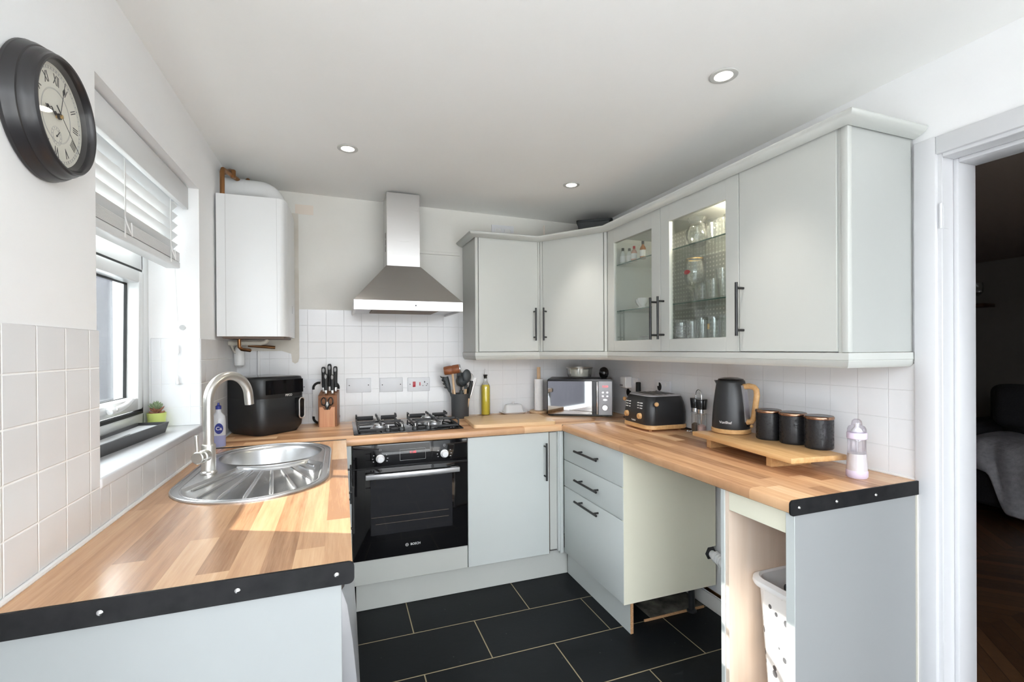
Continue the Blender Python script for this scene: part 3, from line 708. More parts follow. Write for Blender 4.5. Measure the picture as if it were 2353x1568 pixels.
MB().box(0.138, 0.560, OY-0.0006, OY+0.001, 0.405, 0.688).build('window', M['oven_glass'], dor)
m = MB()
for z, x0 in ((0.495, 0.14), (0.46, 0.16)): m.box(x0, 0.54, OY-0.0009, OY, z, z+0.0016)
m.build('shelf_line', M['carcass_brown'], dor)
m = MB(); m.box(0.112, 0.592, OY-0.046, OY-0.032, 0.703, 0.727, 0.002, 2); hd = m.build('handle', M['silver'], dor)
for x in (0.135, 0.57):
    MB().box(x-0.022, x+0.022, OY-0.034, OY, 0.715, 0.731, 0.002, 2).build('handle_bracket', M['black_gloss'], hd)
for x, z in ((0.186, 0.797), (0.518, 0.797)):
    kb = MB().lathe([(0, 0.030), (0.014, 0.030), (0.0165, 0.027), (0.0175, 0.008), (0.0215, 0.006), (0.0215, 0.0), (0, 0)], n=32, M=frame((x, OY, z), (1, 0, 0), (0, 0, 1))).build('knob', M['pale_knob'], cpn)
for cx in (0.186, 0.518):
    m = MB()
    for a in (150, 180, 205, 335, 0, 30):
        m = MB(); m.box(cx + 0.037*math.cos(math.radians(a)) - 0.003, cx + 0.037*math.cos(math.radians(a)) + 0.003, OY-0.0006, OY, 0.797 + 0.034*math.sin(math.radians(a)) - 0.002, 0.797 + 0.034*math.sin(math.radians(a)) + 0.002); m.build('dial_symbol', M['mark_grey'], cpn)
    m = MB(); m.box(cx-0.005, cx+0.005, OY-0.0006, OY, 0.836, 0.8375); m.box(cx-0.005, cx+0.005, OY-0.0006, OY, 0.845, 0.8465); m.box(cx-0.005, cx-0.0035, OY-0.0006, OY, 0.836, 0.8465); m.box(cx+0.0035, cx+0.005, OY-0.0006, OY, 0.836, 0.8465)
    m.build('oven_symbol', M['mark_grey'], cpn)
m = MB(); m.box(0.285, 0.418, OY-0.0006, OY, 0.778, 0.779); m.box(0.285, 0.418, OY-0.0006, OY, 0.835, 0.836); m.box(0.285, 0.286, OY-0.0006, OY, 0.778, 0.836); m.box(0.417, 0.418, OY-0.0006, OY, 0.778, 0.836); dsp = m.build('display', M['mark_grey'], cpn)
text_mb('11:05', 0.016, frame((0.352, OY-0.0004, 0.818), (1, 0, 0), (0, 0, 1))).build('digits', M['red_led'], dsp, smooth=0)
text_mb('BOSCH', 0.016, frame((0.362, OY-0.0004, 0.336), (1, 0, 0), (0, 0, 1)), bold=True).build('lettering', M['mark'], dor, smooth=0)
m = MB(); m.tube(arc((0.318, OY-0.0008, 0.336), 0.0072, 0, 2*PI*0.98, 24, (1, 0, 0), (0, 0, 1)), 0.0008, 5, closed=True); m.box(0.3135, 0.3145, OY-0.001, OY, 0.332, 0.340); m.box(0.3215, 0.3225, OY-0.001, OY, 0.332, 0.340); m.box(0.3140, 0.322, OY-0.001, OY, 0.3355, 0.3365); m.build('emblem', M['mark'], dor)

# base door unit
u = thing('base_unit', 'grey base unit with one plain door and tall black handle right of the oven', 'cabinet', (0.9, 2.8, 0.15))
m = MB(); m.box(0.650, 0.668, 2.52, 3.07, 0.15, 0.868); m.box(1.12, 1.149, 2.518, 3.07, 0.15, 0.868); m.box(0.668, 1.12, 2.52, 3.07, 0.15, 0.168); m.box(0.668, 1.12, 3.05, 3.07, 0.168, 0.868); m.build('carcass', M['carcass_brown'], u)
d = MB().box(0.650, 1.137, 2.497, 2.515, 0.157, 0.868, 0.0015, 1).build('door', M['unit_base'], u)
bar_handle('handle', d, (1.108, 2.497, 0.703), (0, 0, 1), (0, -1, 0), 0.216)
u = thing('corner_filler', 'narrow grey corner posts between the base door and the drawers', 'panel', (1.19, 2.52, 0.15))
MB().box(1.152, 1.205, 2.520, 2.538, 0.168, 0.862, 0.001, 1).build('filler_board', M['unit'], u)
m = MB(); m.box(1.196, 1.206, 2.500, 2.536, 0.162, 0.868, 0.001, 1); m.box(1.206, 1.231, 2.496, 2.514, 0.1485, 0.868, 0.004, 2); m.build('post', M['unit_base'], u)

# drawer unit
u = thing('drawer_unit', 'grey three-drawer unit with a cream side facing the empty bay', 'cabinet', (1.5, 2.18, 0.15))
m = MB(); m.box(1.2525, 1.745, 2.477, 2.495, 0.15, 0.868); m.box(1.2525, 1.745, 1.89, 2.477, 0.15, 0.168); m.box(1.73, 1.745, 1.89, 2.477, 0.168, 0.868); m.build('carcass', M['cream'], u)
hole = [(1.752 + 0.020*math.cos(2*PI*k/14)*1.0, 0.318 + 0.032*math.sin(2*PI*k/14)) for k in range(14)]
m = MB(); m.stack([[Vector((x, y, z)) for x, z in [(1.2335, 0.155), (1.775, 0.155), (1.775, 0.285), (1.752, 0.288), (1.738, 0.300), (1.738, 0.338), (1.752, 0.352), (1.775, 0.353), (1.775, 0.870), (1.2335, 0.870)]] for y in (1.874, 1.889)]); sp = m.build('side_panel', M['cream'], u)
MB().lathe([(0, 0.0), (0.034, 0.0), (0.034, -0.0008), (0, -0.0008)], n=6, M=frame((1.742, 1.8738, 0.322), (1, 0, 0), (0, 0, 1))).build('hose_hole', M['ink'], sp)
for z0, z1, hz in ((0.7045, 0.868, 0.790), (0.5485, 0.7010, 0.630), (0.157, 0.545, 0.512)):
    d = MB().box(1.232, 1.250, 1.8755, 2.4935, z0, z1, 0.002, 2).build('drawer', M['unit_base'], u)
    bar_handle('handle', d, (1.232, 2.187, hz), (0, 1, 0), (-1, 0, 0), 0.238, stand=0.032, inset=0.035)
for x, y in ((1.675, 1.935), (1.675, 2.43), (1.33, 2.43)):
    m = MB(); m.lathe([(0, 0), (0.024, 0), (0.024, 0.008), (0.016, 0.014), (0.016, 0.12), (0.026, 0.130), (0.026, 0.150), (0, 0.150)], (x, y, 0.0085), 20); m.build('leg', M['black_satin'], u)
tag(MB().box(1.45, 1.775, 1.955, 2.46, -0.004, 0.008).build('bare_subfloor', M['dirt']), 'strip of dusty untiled floor left under the drawer unit', 'floor patch')
m = MB(); m.box(1.40, 1.77, 1.950, 1.956, 0.0, 0.012, 0.001, 1); tag(m.build('timber_batten', M['raw_edge']), 'thin wooden batten on the floor edge under the drawer unit', 'batten')
m = MB(); m.tube([(1.787, 1.30, 0.098), (1.787, 1.9, 0.098), (1.787, 2.44, 0.098)], 0.008, 10); tag(m.build('copper_pipe', M['copper']), 'old copper pipe along the wall low in the empty bay', 'pipe')

# plinths
tag(MB().box(0.066, 1.278, 2.548, 2.564, 0.001, 0.148, 0.001, 1).build('plinth', M['unit']), 'grey kick plinth below the oven and base door', 'plinth')
pl = thing('plinth', 'grey kick plinth under the drawers with a raw chipboard cut end', 'plinth', (1.285, 2.2, 0))
MB().box(1.2795, 1.295, 1.893, 2.547, 0.001, 0.148).build('board', M['unit_base'], pl)
MB().box(1.2797, 1.2948, 1.890, 1.893, 0.001, 0.148).build('cut_edge', M['raw_edge'], pl)

# open unit at the doorway end
u = thing('open_base_unit', 'doorless end unit with birch interior and grey outer panel by the doorway', 'cabinet', (1.5, 1.14, 0))
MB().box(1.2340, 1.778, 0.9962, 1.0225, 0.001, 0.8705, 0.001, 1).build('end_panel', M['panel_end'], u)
MB().box(1.2325, 1.2340, 0.9962, 1.0240, 0.001, 0.8705).build('edge_strip', M['unit_base'], u)
m = MB(); m.box(1.258, 1.77, 1.0228, 1.0285, 0.10, 0.868); m.box(1.238, 1.77, 1.247, 1.262, 0.001, 0.868); m.box(1.76, 1.77, 1.0285, 1.247, 0.1, 0.868); m.box(1.25, 1.76, 1.0285, 1.247, 0.10, 0.118); m.build('carcass', M['birch'], u)
MB().box(1.2335, 1.77, 1.2625, 1.279, 0.062, 0.8705, 0.001, 1).build('side_panel', M['unit_base'], u)
MB().box(1.238, 1.256, 1.0290, 1.2465, 0.802, 0.868, 0.001, 1).build('top_rail', M['cream'], u)
m = MB(); m.lathe([(0, 0), (0.022, 0), (0.022, 0.01), (0.014, 0.014), (0.014, 0.06), (0, 0.06)], (1.265, 1.272, 0.001), 16); m.build('leg', M['white_plastic'], u)
m = MB(); m.box(1.780, 1.797, 0.992, 1.004, 0.0, 0.868); tag(m.build('scribe_strip', M['cream_glaze']), 'narrow cream filler strip between grey end panel and wall', 'strip')

# hose in the empty bay
h = thing('waste_hose', 'white wrapped waste hose poking from the hole in the cream panel', 'pipe', (1.74, 1.85, 0.32))
m = MB(); m.tube([(1.752, 1.95, 0.320), (1.750, 1.885, 0.318), (1.745, 1.84, 0.312), (1.752, 1.80, 0.295), (1.77, 1.75, 0.28)], [0.013, 0.016, 0.024, 0.026, 0.022], 14); m.build('hose', M['white_plastic'], h)
m = MB()
for k in range(4): m.tube(arc((1.7475, 1.845-0.014*k, 0.313-0.003*k), 0.0245, 0, 2*PI*0.96, 16, (1, 0, 0), (0, 0, 1)), 0.003, 6, closed=True)
m.build('tape', M['paper'], h)

# laundry basket
b = thing('laundry_basket', 'white printed plastic laundry basket inside the open unit', 'basket', (1.45, 1.14, 0.118))
m = MB(); R0 = lambda s, z: (z, rrect(1.48-0.155*s, 1.48+0.155*s, 1.1385-0.094*s, 1.1385+0.094*s, 0.05*s, 6))
m.stack([R0(0.80, 0.1195), R0(0.98, 0.55), R0(0.965, 0.55), R0(0.785, 0.124)], cap0=True, cap1=True); m.build('body', M['basket'], b)
m = MB(); m.stack([R0(0.96, 0.547), R0(1.10, 0.552), R0(1.13, 0.562), R0(1.12, 0.572), R0(1.0, 0.578), R0(0.95, 0.572)], closed=True); m.build('rim', M['white_plastic'], b)

# ------------------------------------------------------------------ wall units
D0, D1 = 1.337, 2.052
def shell(m, x0, x1, y0, y1, z0, z1, t=0.016, open_='y0'):
    m.box(x0, x0+t, y0, y1, z0, z1); m.box(x1-t, x1, y0, y1, z0, z1)
u = thing('wall_unit', 'grey wall unit with one door nearest the cooker hood', 'cabinet', (0.98, 2.94, D0))
YD = 2.78
m = MB(); m.box(0.778, 0.796, YD+0.0005, 3.093, D0, D1, 0.001, 1); m.build('end_panel', M['unit'], u)
m = MB(); m.box(0.797, 1.200, YD+0.022, 3.093, D0, D0+0.016); m.box(0.797, 1.200, YD+0.022, 3.093, D1-0.016, D1); m.box(0.797, 1.2, 3.075, 3.093, D0+0.016, D1-0.016); m.build('carcass', M['unit'], u)
MB().box(0.776, 0.796, YD-0.002, YD+0.018, D0, D1, 0.004, 2).build('corner_post', M['unit'], u)
d = MB().box(0.799, 1.196, YD, YD+0.018, D0+0.003, D1-0.004, 0.0015, 1).build('door', M['unit'], u)
bar_handle('handle', d, (1.166, YD, 1.512), (0, 0, 1), (0, -1, 0), 0.208)
# diagonal corner
A_, B_ = Vector((1.206, 2.784, 0)), Vector((1.482, 2.408, 0)); tdir = (B_-A_).normalized(); ndir = Vector((tdir.y, -tdir.x, 0))   # ndir faces the room
if ndir.y > 0: ndir = -ndir
u = thing('wall_unit', 'grey wall unit set diagonally across the corner', 'cabinet', (1.5, 2.8, D0))
m = MB(); pts = [(1.2015, 2.806), (1.2015, 3.093), (1.793, 3.093), (1.793, 2.404), (1.506, 2.404)]
m.stack([(D0, pts), (D0+0.016, pts)]); m.stack([(D1-0.016, pts), (D1, pts)]); m.box(1.2015, 1.215, 2.81, 3.09, D0+0.016, D1-0.016); m.box(1.51, 1.79, 2.404, 2.418, D0+0.016, D1-0.016); m.build('carcass', M['unit'], u)
FM = lambda s, z, o=0.0: frame(A_ + tdir*s + ndir*o + Vector((0, 0, z)), tdir, (0, 0, 1))   # local z = tdir x up
Ld = (B_-A_).length
def diag_box(m, s0, s1, o0, o1, z0, z1, bev=0.0015):
    Mx = Matrix(((tdir.x, ndir.x, 0, A_.x), (tdir.y, ndir.y, 0, A_.y), (0, 0, 1, 0), (0, 0, 0, 1)))
    return m.box(s0, s1, o0, o1, z0, z1, bev, 1, M=Mx)
m = MB(); diag_box(m, 0.004, 0.024, -0.018, 0.0, D0, D1); diag_box(m, Ld-0.022, Ld-0.003, -0.018, 0.0, D0, D1); m.build('corner_post', M['unit'], u)
MB().box(1.1972, 1.2085, 2.7815, 2.812, D0, D1, 0.001, 1).build('joint_post', M['unit'], u); MB().box(1.4815, 1.497, 2.4005, 2.4065, D0, D1).build('joint_post', M['unit'], u)
d = diag_box(MB(), 0.027, Ld-0.026, -0.018, 0.002, D0+0.003, D1-0.004).build('door', M['unit'], u)
bar_handle('handle', d, A_ + tdir*0.052 + ndir*0.002 + Vector((0, 0, 1.512)), (0, 0, 1), ndir, 0.208)
# glazed double unit
XD = 1.480
u = thing('glazed_wall_unit', 'grey wall unit with two glass doors full of glasses', 'cabinet', (1.64, 1.915, D0))
m = MB(); m.box(XD+0.022, 1.793, 2.385, 2.402, D0, D1); m.box(XD+0.022, 1.793, 1.43, 1.446, D0, D1); m.box(XD+0.022, 1.793, 1.446, 2.385, D0, D0+0.055); m.box(XD+0.022, 1.793, 1.446, 2.385, D1-0.05, D1); m.build('carcass', M['unit'], u)
MB().box(1.776, 1.793, 1.446, 2.385, D0+0.055, D1-0.05).build('back_panel', M['peg'], u)
def glass_door(y0, y1, p0, p1, hy):
    m = MB(); X0, X1 = XD, XD+0.020
    z0, z1, g0, g1 = D0+0.002, D1-0.006, 1.398, 1.962
    m.box(X0, X1, y0, p0, z0, z1, 0.0015, 1); m.box(X0, X1, p1, y1, z0, z1, 0.0015, 1); m.box(X0, X1, p0-0.001, p1+0.001, z0, g0, 0.001, 1); m.box(X0, X1, p0-0.001, p1+0.001, g1, z1, 0.001, 1)
    d = m.build('door', M['unit'], u)
    MB().box(X0+0.008, X0+0.012, p0-0.004, p1+0.004, g0-0.004, g1+0.004).build('glass', M['cab_glass'], d)
    bar_handle('handle', d, (XD, hy, 1.502), (0, 0, 1), (-1, 0, 0), 0.208, stand=0.036)
glass_door(1.9195, 2.399, 1.988, 2.335, 1.951)
glass_door(1.4345, 1.9165, 1.502, 1.851, 1.893)
for y0, y1, z in ((1.94, 2.383, 1.838), (1.94, 2.383, 1.568), (1.448, 1.93, 1.832), (1.448, 1.93, 1.565)):
    s = MB().box(XD+0.045, 1.77, y0, y1, z, z+0.006).build('glass_shelf', M['shelf_glass'], u)
    MB().box(XD+0.0443, XD+0.0452, y0, y1, z+0.0005, z+0.0055).build('front_edge', M['shelf_edge'], s)
MB().box(XD+0.03, 1.775, 1.932, 1.938, D0+0.055, D1-0.05).build('divider', M['shelf_glass'], u)
m = MB(); m.lathe([(0.034, 0), (0.034, -0.006), (0.0, -0.007)], (1.66, 1.56, D1-0.05), 24); m.build('cabinet_light', M['led_cab'], u)
L = bpy.data.lights.new('cabinet_lamp', 'POINT'); L.energy = 8.0; L.color = (1, 0.88, 0.70); L.shadow_soft_size = 0.03
lo = bpy.data.objects.new('cabinet_lamp', L); COL.objects.link(lo); lo.location = (1.66, 1.56, D1-0.075)
# end unit
u = thing('wall_unit', 'tall grey wall unit with a plain side next to the doorway', 'cabinet', (1.64, 1.22, D0))
m = MB(); m.box(XD+0.022, 1.793, 1.412, 1.428, D0, D1); m.box(XD+0.022, 1.793, 1.04, 1.412, D0, D0+0.016); m.box(XD+0.022, 1.793, 1.04, 1.412, D1-0.016, D1); m.box(1.78, 1.793, 1.04, 1.412, D0+0.016, D1-0.016); m.build('carcass', M['unit'], u)
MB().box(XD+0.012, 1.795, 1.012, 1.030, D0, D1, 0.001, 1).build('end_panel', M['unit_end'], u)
MB().box(XD-0.001, XD+0.02, 1.008, 1.031, D0, D1, 0.004, 2).build('corner_post', M['unit'], u)
MB().box(XD+0.007, XD+0.02, 1.0312, 1.0445, D0, D1).build('filler_strip', M['unit'], u)
d = MB().box(XD, XD+0.018, 1.045, 1.4315, D0+0.003, D1-0.004, 0.0015, 1).build('door', M['unit'], u)
bar_handle('handle', d, (XD, 1.412, 1.505), (0, 0, 1), (-1, 0, 0), 0.208, stand=0.036)

# cornice and pelmet follow the cabinet fronts
path = [Vector((0.776, 3.088, 0)), Vector((0.776, 2.778, 0)), Vector((1.203, 2.778, 0)), Vector((1.478, 2.405, 0)), Vector((1.478, 1.008, 0)), Vector((1.792, 1.008, 0))]
def sweep_profile(path, prof):
    """prof: [(outward offset, z)]; mitred along the plan path (room side = right-hand of travel here)."""
    ns = []
    for a, b in zip(path, path[1:]):
        t = (b-a).normalized(); ns.append(Vector((t.y, -t.x, 0)))
    sgn = -1 if ns[1].y > 0 else 1
    ns = [n*sgn for n in ns]
    rings = []
    for i, p in enumerate(path):
        if i == 0: mv = ns[0]
        elif i == len(path)-1: mv = ns[-1]
        else:
            mv = (ns[i-1]+ns[i]); mv = mv/(mv.dot(ns[i]))
        rings.append([p + mv*o + Vector((0, 0, z)) for o, z in prof])
    return MB().stack(rings)
cz = D1 + 0.001
m = sweep_profile(path, [(-0.05, cz), (0.003, cz), (0.003, cz-0.011), (0.012, cz-0.009), (0.024, cz-0.004), (0.034, cz+0.002), (0.041, cz+0.009), (0.043, cz+0.014), (0.041, cz+0.019), (0.033, cz+0.022), (-0.05, cz+0.022)])
tag(m.build('cornice_moulding', M['unit'], smooth=50), 'grey cornice moulding running round the tops of the wall units', 'cornice')
pz = D0 - 0.001
m = sweep_profile(path, [(-0.03, pz), (0.003, pz), (0.003, pz-0.022), (0.001, pz-0.024), (0.002, pz-0.026), (-0.002, pz-0.040), (-0.010, pz-0.048), (-0.03, pz-0.048)])
tag(m.build('pelmet_moulding', M['unit'], smooth=30), 'grey light pelmet running under the wall units', 'pelmet')

# ------------------------------------------------------------------ cooker hood
h = thing('cooker_hood', 'stainless steel chimney cooker hood on the back wall over the hob', 'hood', (0.362, 2.87, 1.565))
def hexa(m, b, t):
    return m.stack([[Vector(p) for p in b], [Vector(p) for p in t]])
hx0, hx1, hy0, hy1 = 0.066, 0.662, 2.632, 3.094
dx0, dx1, dy0 = 0.260, 0.452, 2.852
m = MB(); hexa(m, [(hx0, hy0, 1.625), (hx1, hy0, 1.625), (hx1, hy1, 1.625), (hx0, hy1, 1.625)], [(dx0-0.004, dy0-0.006, 1.853), (dx1+0.004, dy0-0.006, 1.853), (dx1+0.004, hy1, 1.853), (dx0-0.004, hy1, 1.853)]); m.build('canopy', M['steel_hood'], h, smooth=10)
m = MB(); m.box(dx0, dx1, dy0, hy1, 1.85, 2.288); ch = m.build('chimney', M['steel'], h)
m = MB()
for k in range(3): m.box(dx0-0.0008, dx0+0.001, 2.93, 2.936, 1.95+0.04*k, 1.985+0.04*k)
for k in range(3): m.box(dx0-0.0008, dx0+0.001, 2.945, 2.951, 1.95+0.04*k, 1.985+0.04*k)
m.build('vent_slots', M['rubber'], ch)
m = MB(); ring2 = [(hx0, hy0), (hx1, hy0), (hx1, hy1), (hx0, hy1)]
m.box(hx0, hx1, hy0, hy0+0.012, 1.572, 1.6255, 0.001, 1); m.box(hx0, hx0+0.012, hy0+0.012, hy1, 1.572, 1.6255); m.box(hx1-0.012, hx1, hy0+0.012, hy1, 1.572, 1.6255); m.build('fascia', M['steel'], h)
m = MB(); m.box(hx0+0.012, hx1-0.012, hy0+0.012, hy1, 1.585, 1.592); m.build('underside', M['silver'], h)
m = MB(); m.box(hx0+0.10, hx1-0.12, 2.72, 3.0, 1.578, 1.586, 0.002, 1); m.build('grease_filter', M['carcass_brown'], h)
for k in range(4):
    MB().lathe([(0, 0.004), (0.0045, 0.0035), (0.006, 0.0), (0.006, -0.001)], n=14, M=frame((0.318+0.0185*k, hy0, 1.600), (1, 0, 0), (0, 0, 1))).build('button', M['chrome'], h)
MB().lathe([(0, 0.002), (0.0045, 0.001), (0.0045, -0.001)], n=12, M=frame((0.394, hy0, 1.600), (1, 0, 0), (0, 0, 1))).build('indicator', M['ink'], h)

# ------------------------------------------------------------------ boiler
b = thing('boiler', 'white wall-mounted gas boiler in the corner beside the window', 'boiler', (-0.41, 2.85, 1.425))
bx0, bx1, by0, by1 = -0.560, -0.252, 2.605, 3.02
m = MB(); m.stack([(1.425, [(bx0, by1), (bx0, by0), (-0.2865, by0), (-0.272, by0+0.006), (-0.262, by0+0.020), (bx1, by0+0.075), (bx1, by1)]), (2.115, [(bx0, by1), (bx0, by0), (-0.2865, by0), (-0.272, by0+0.006), (-0.262, by0+0.020), (bx1, by0+0.075), (bx1, by1)])]); m.build('case', M['upvc'], b, smooth=45)
for x, wd in ((-0.522, 0.0022), (-0.298, 0.0012)):
    MB().box(x, x+wd, by0-0.0006, by0+0.002, 1.425, 2.115).build('panel_seam', M['stud'], b)
m = MB(); m.box(bx1-0.001, bx1+0.0012, 2.86, 2.88, 1.56, 1.60, 0.0005, 1); m.build('badge', M['mark_grey'], b)
MB().box(-0.54, -0.27, 3.02, 3.096, 1.47, 2.1).build('wall_frame', M['silver'], b)
MB().box(bx0+0.02, bx1-0.02, by0+0.03, by1-0.02, 1.415, 1.4255).build('underside', M['carcass_brown'], b)
f = thing('boiler_flue', 'white fat flue elbow on top of the boiler', 'flue', (-0.42, 2.78, 2.115))
m = MB(); m.tube([(-0.57, 2.84, 2.205), (-0.47, 2.84, 2.205)], 0.062, 28); m.build('straight', M['upvc'], f)
m = MB(); m.tube([(-0.472, 2.84, 2.205), (-0.42, 2.84, 2.205)] + arc((-0.405, 2.84, 2.135), 0.070, PI/2, 0.0, 10, (1, 0, 0), (0, 0, 1))[1:] + [(-0.335, 2.84, 2.116)], 0.060, 28); m.build('elbow', M['upvc'], f)
def pipe(label, pts, r, mat='copper', name='copper_pipe'):
    o = MB().tube(pts, r, 14).build(name, M[mat]); return tag(o, label, 'pipe')
pipe('vertical copper pipe at the left edge on top of the boiler', [(-0.542, 2.655, 2.116), (-0.542, 2.655, 2.232), (-0.540, 2.665, 2.252), (-0.535, 2.70, 2.256), (-0.50, 2.80, 2.25)], 0.011)
pipe('copper pipe with a bright elbow behind the first one above the boiler', [(-0.512, 2.75, 2.24), (-0.512, 2.75, 2.275), (-0.53, 2.78, 2.285), (-0.565, 2.82, 2.288)], 0.012)
pipe('short copper stub pipe above the boiler flue by the ceiling', [(-0.470, 2.90, 2.265), (-0.470, 2.90, 2.288), (-0.48, 2.93, 2.293), (-0.5, 3.0, 2.294)], 0.010)
o = MB().tube([(-0.565, 2.88, 1.396), (-0.41, 2.88, 1.396), (-0.388, 2.88, 1.402), (-0.378, 2.88, 1.416)], 0.0125, 14).build('waste_pipe', M['cream_glaze']); tag(o, 'cream plastic waste pipe running under the boiler', 'pipe')
pipe('copper gas pipe dropping below the boiler to a small elbow', [(-0.50, 2.80, 1.416), (-0.50, 2.80, 1.375), (-0.49, 2.81, 1.362), (-0.46, 2.86, 1.356)], 0.009)
pipe('dark copper pipe low under the boiler near the wall', [(-0.50, 3.05, 1.385), (-0.36, 3.05, 1.372)], 0.009)
t = thing('condensate_trap', 'white plastic condensate trap hanging below the boiler corner', 'trap', (-0.535, 2.98, 1.25))
m = MB(); m.lathe([(0, 0.0), (0.014, 0.002), (0.0245, 0.012), (0.026, 0.03), (0.026, 0.10), (0.02, 0.112), (0.012, 0.118), (0.012, 0.13), (0, 0.13)], (-0.532, 2.98, 1.262), 24); m.build('cup', M['white_plastic'], t)
m = MB(); m.tube([(-0.545, 2.97, 1.335), (-0.556, 2.95, 1.36), (-0.558, 2.90, 1.392)], 0.006, 8); m.build('inlet_hose', M['cream_glaze'], t)
pipe('thin white vertical pipe on the back wall between trap and air fryer', [(-0.452, 3.087, 0.911), (-0.452, 3.087, 1.352)], 0.0075, 'white_plastic', 'white_pipe')
# ------------------------------------------------------------------ wall clock
ck = thing('wall_clock', 'round dark-framed wall clock with roman numerals beside the window', 'clock', (XL, 1.215, 1.835))
CY, CZ = 1.215, 1.834
CM = frame((XL, CY, CZ), (0, 1, 0), (0, 0, 1))       # local z points into the room (+X)
prof = [(0.0, 0.0), (0.128, 0.0), (0.1310, 0.003), (0.1310, 0.008), (0.1295, 0.0105), (0.1285, 0.018), (0.1245, 0.026), (0.1220, 0.0272), (0.1212, 0.032), (0.1190, 0.038), (0.1155, 0.0425), (0.1148, 0.0445), (0.1138, 0.0485), (0.1105, 0.0518), (0.1065, 0.0512), (0.1040, 0.048), (0.1028, 0.043), (0.1005, 0.034), (0.0995, 0.0284), (0.0, 0.0284)]
MB().lathe(prof, n=72, M=CM).build('frame', M['clock_frame'], ck, smooth=28)
dl_ = MB().lathe([(0.0992, 0.0288), (0.0992, 0.0294), (0, 0.0294)], n=64, M=CM).build('dial', M['dial'], ck)
MB().lathe([(0.1030, 0.0440), (0.0, 0.0446)], n=64, M=CM).build('glass', pane_mat('clock_glass', (0.98, 0.98, 0.98, 1), 0.015, 0.10), ck)
DZ = 0.0297
for i, s_ in enumerate(['XII', 'I', 'II', 'III', 'IIII', 'V', 'VI', 'VII', 'VIII', 'IX', 'X', 'XI']):
    a = math.radians(30*i); r = 0.071
    text_mb(s_, 0.029, CM @ Matrix.Rotation(-a, 4, 'Z') @ Matrix.Translation((0, r, DZ)) @ Matrix.Diagonal((0.62, 1, 1, 1)), 0.0002).build('numeral', M['ink'], dl_, smooth=0)
m = MB()
for i in range(60):
    Mx = CM @ Matrix.Rotation(math.radians(6*i), 4, 'Z'); w_ = 0.0011 if i % 5 == 0 else 0.0005
    m.box(-w_, w_, 0.0875, 0.0915, DZ-0.0002, DZ+0.0002, M=Mx)
for r in (0.0510, 0.0527, 0.0870, 0.0920):
    m.tube([CM @ Vector((r*math.cos(2*PI*k/64), r*math.sin(2*PI*k/64), DZ)) for k in range(64)], 0.00025, 4, closed=True)
m.build('minute_track', M['mark_grey'], dl_)
SCx, SCy = 0.0, -0.040
m = MB()
for r in (0.0125, 0.0185): m.tube([CM @ Vector((SCx+r*math.cos(2*PI*k/40), SCy+r*math.sin(2*PI*k/40), DZ)) for k in range(40)], 0.00025, 4, closed=True)
for i in range(12): m.box(-0.0004, 0.0004, 0.014, 0.017, DZ-0.0002, DZ+0.0002, M=CM @ Matrix.Translation((SCx, SCy, 0)) @ Matrix.Rotation(math.radians(30*i), 4, 'Z'))
sub = m.build('small_dial', M['mark_grey'], dl_)
m = MB(); m.box(-0.0008, 0.0008, -0.002, 0.015, DZ+0.0006, DZ+0.0012, M=CM @ Matrix.Translation((SCx, SCy, 0)) @ Matrix.Rotation(math.radians(-40), 4, 'Z')); m.lathe([(0.002, DZ), (0.002, DZ+0.0015), (0, DZ+0.0015)], n=12, M=CM @ Matrix.Translation((SCx, SCy, 0))); m.build('small_hand', M['ink'], sub)
def hand(name, L, ang, z, loops, w_=0.0009):
    m = MB(); Mx = CM @ Matrix.Rotation(math.radians(-ang), 4, 'Z'); pr = []
    y = 0.0
    for l0, l1, bw in loops:
        for sgn in (-1, 1):
            m.tube([Mx @ Vector((0, l0, z)), Mx @ Vector((sgn*bw, (l0+l1)/2, z)), Mx @ Vector((0, l1, z))], 0.0009, 6)
    m.box(-w_, w_, 0.0, L, z-0.0004, z+0.0004, M=Mx)
    m.lathe([(0.006, z-0.0006), (0.006, z+0.0006), (0, z+0.0006)], n=18, M=CM)
    return m.build(name, M['ink'], ck)
hand('hour_hand', 0.046, 276, 0.0335, [(0.006, 0.018, 0.004), (0.018, 0.034, 0.006), (0.034, 0.044, 0.0035)])
hand('minute_hand', 0.080, 14, 0.0360, [(0.050, 0.066, 0.0035)], 0.0005)
m = MB(); Mx = CM @ Matrix.Rotation(math.radians(-128), 4, 'Z'); m.box(-0.0005, 0.0005, -0.024, 0.084, 0.0385, 0.0392, M=Mx); m.box(-0.0012, 0.0012, -0.024, -0.004, 0.0385, 0.0394, M=Mx); m.build('second_hand', M['ink'], ck)
MB().lathe([(0.004, 0.0295), (0.004, 0.040), (0, 0.041)], n=14, M=CM).build('hand_boss', M['brass'], ck)

# ------------------------------------------------------------------ window sill things
t = thing('serving_tray', 'charcoal tray lined with white paper on the window sill', 'tray', (-0.69, 1.83, 1.038))
def quad(z, i): return [Vector((x, y, z)) for x, y in ((-0.745+i, 1.55+i), (-0.675-i, 1.56+i), (-0.635-i, 2.19-i), (-0.742+i, 2.20-i))]
m = MB(); m.stack([quad(1.0385, 0.010), quad(1.078, -0.0), quad(1.078, 0.006), quad(1.045, 0.014)]); m.build('body', M['tray'], t, smooth=15)
m = MB(); m.stack([quad(1.0455, 0.0155), quad(1.067, 0.0095), quad(1.0675, 0.0095)]); m.build('lining', M['tray_in'], t, smooth=15)
MB().box(-0.690, -0.687, 1.75, 1.98, 1.0676, 1.0682).build('crease', M['tray'], t)
pt = thing('potted_succulent', 'small succulent in a lime green pot at the end of the sill', 'plant', (-0.713, 2.312, 1.038))
px, py = -0.713, 2.312
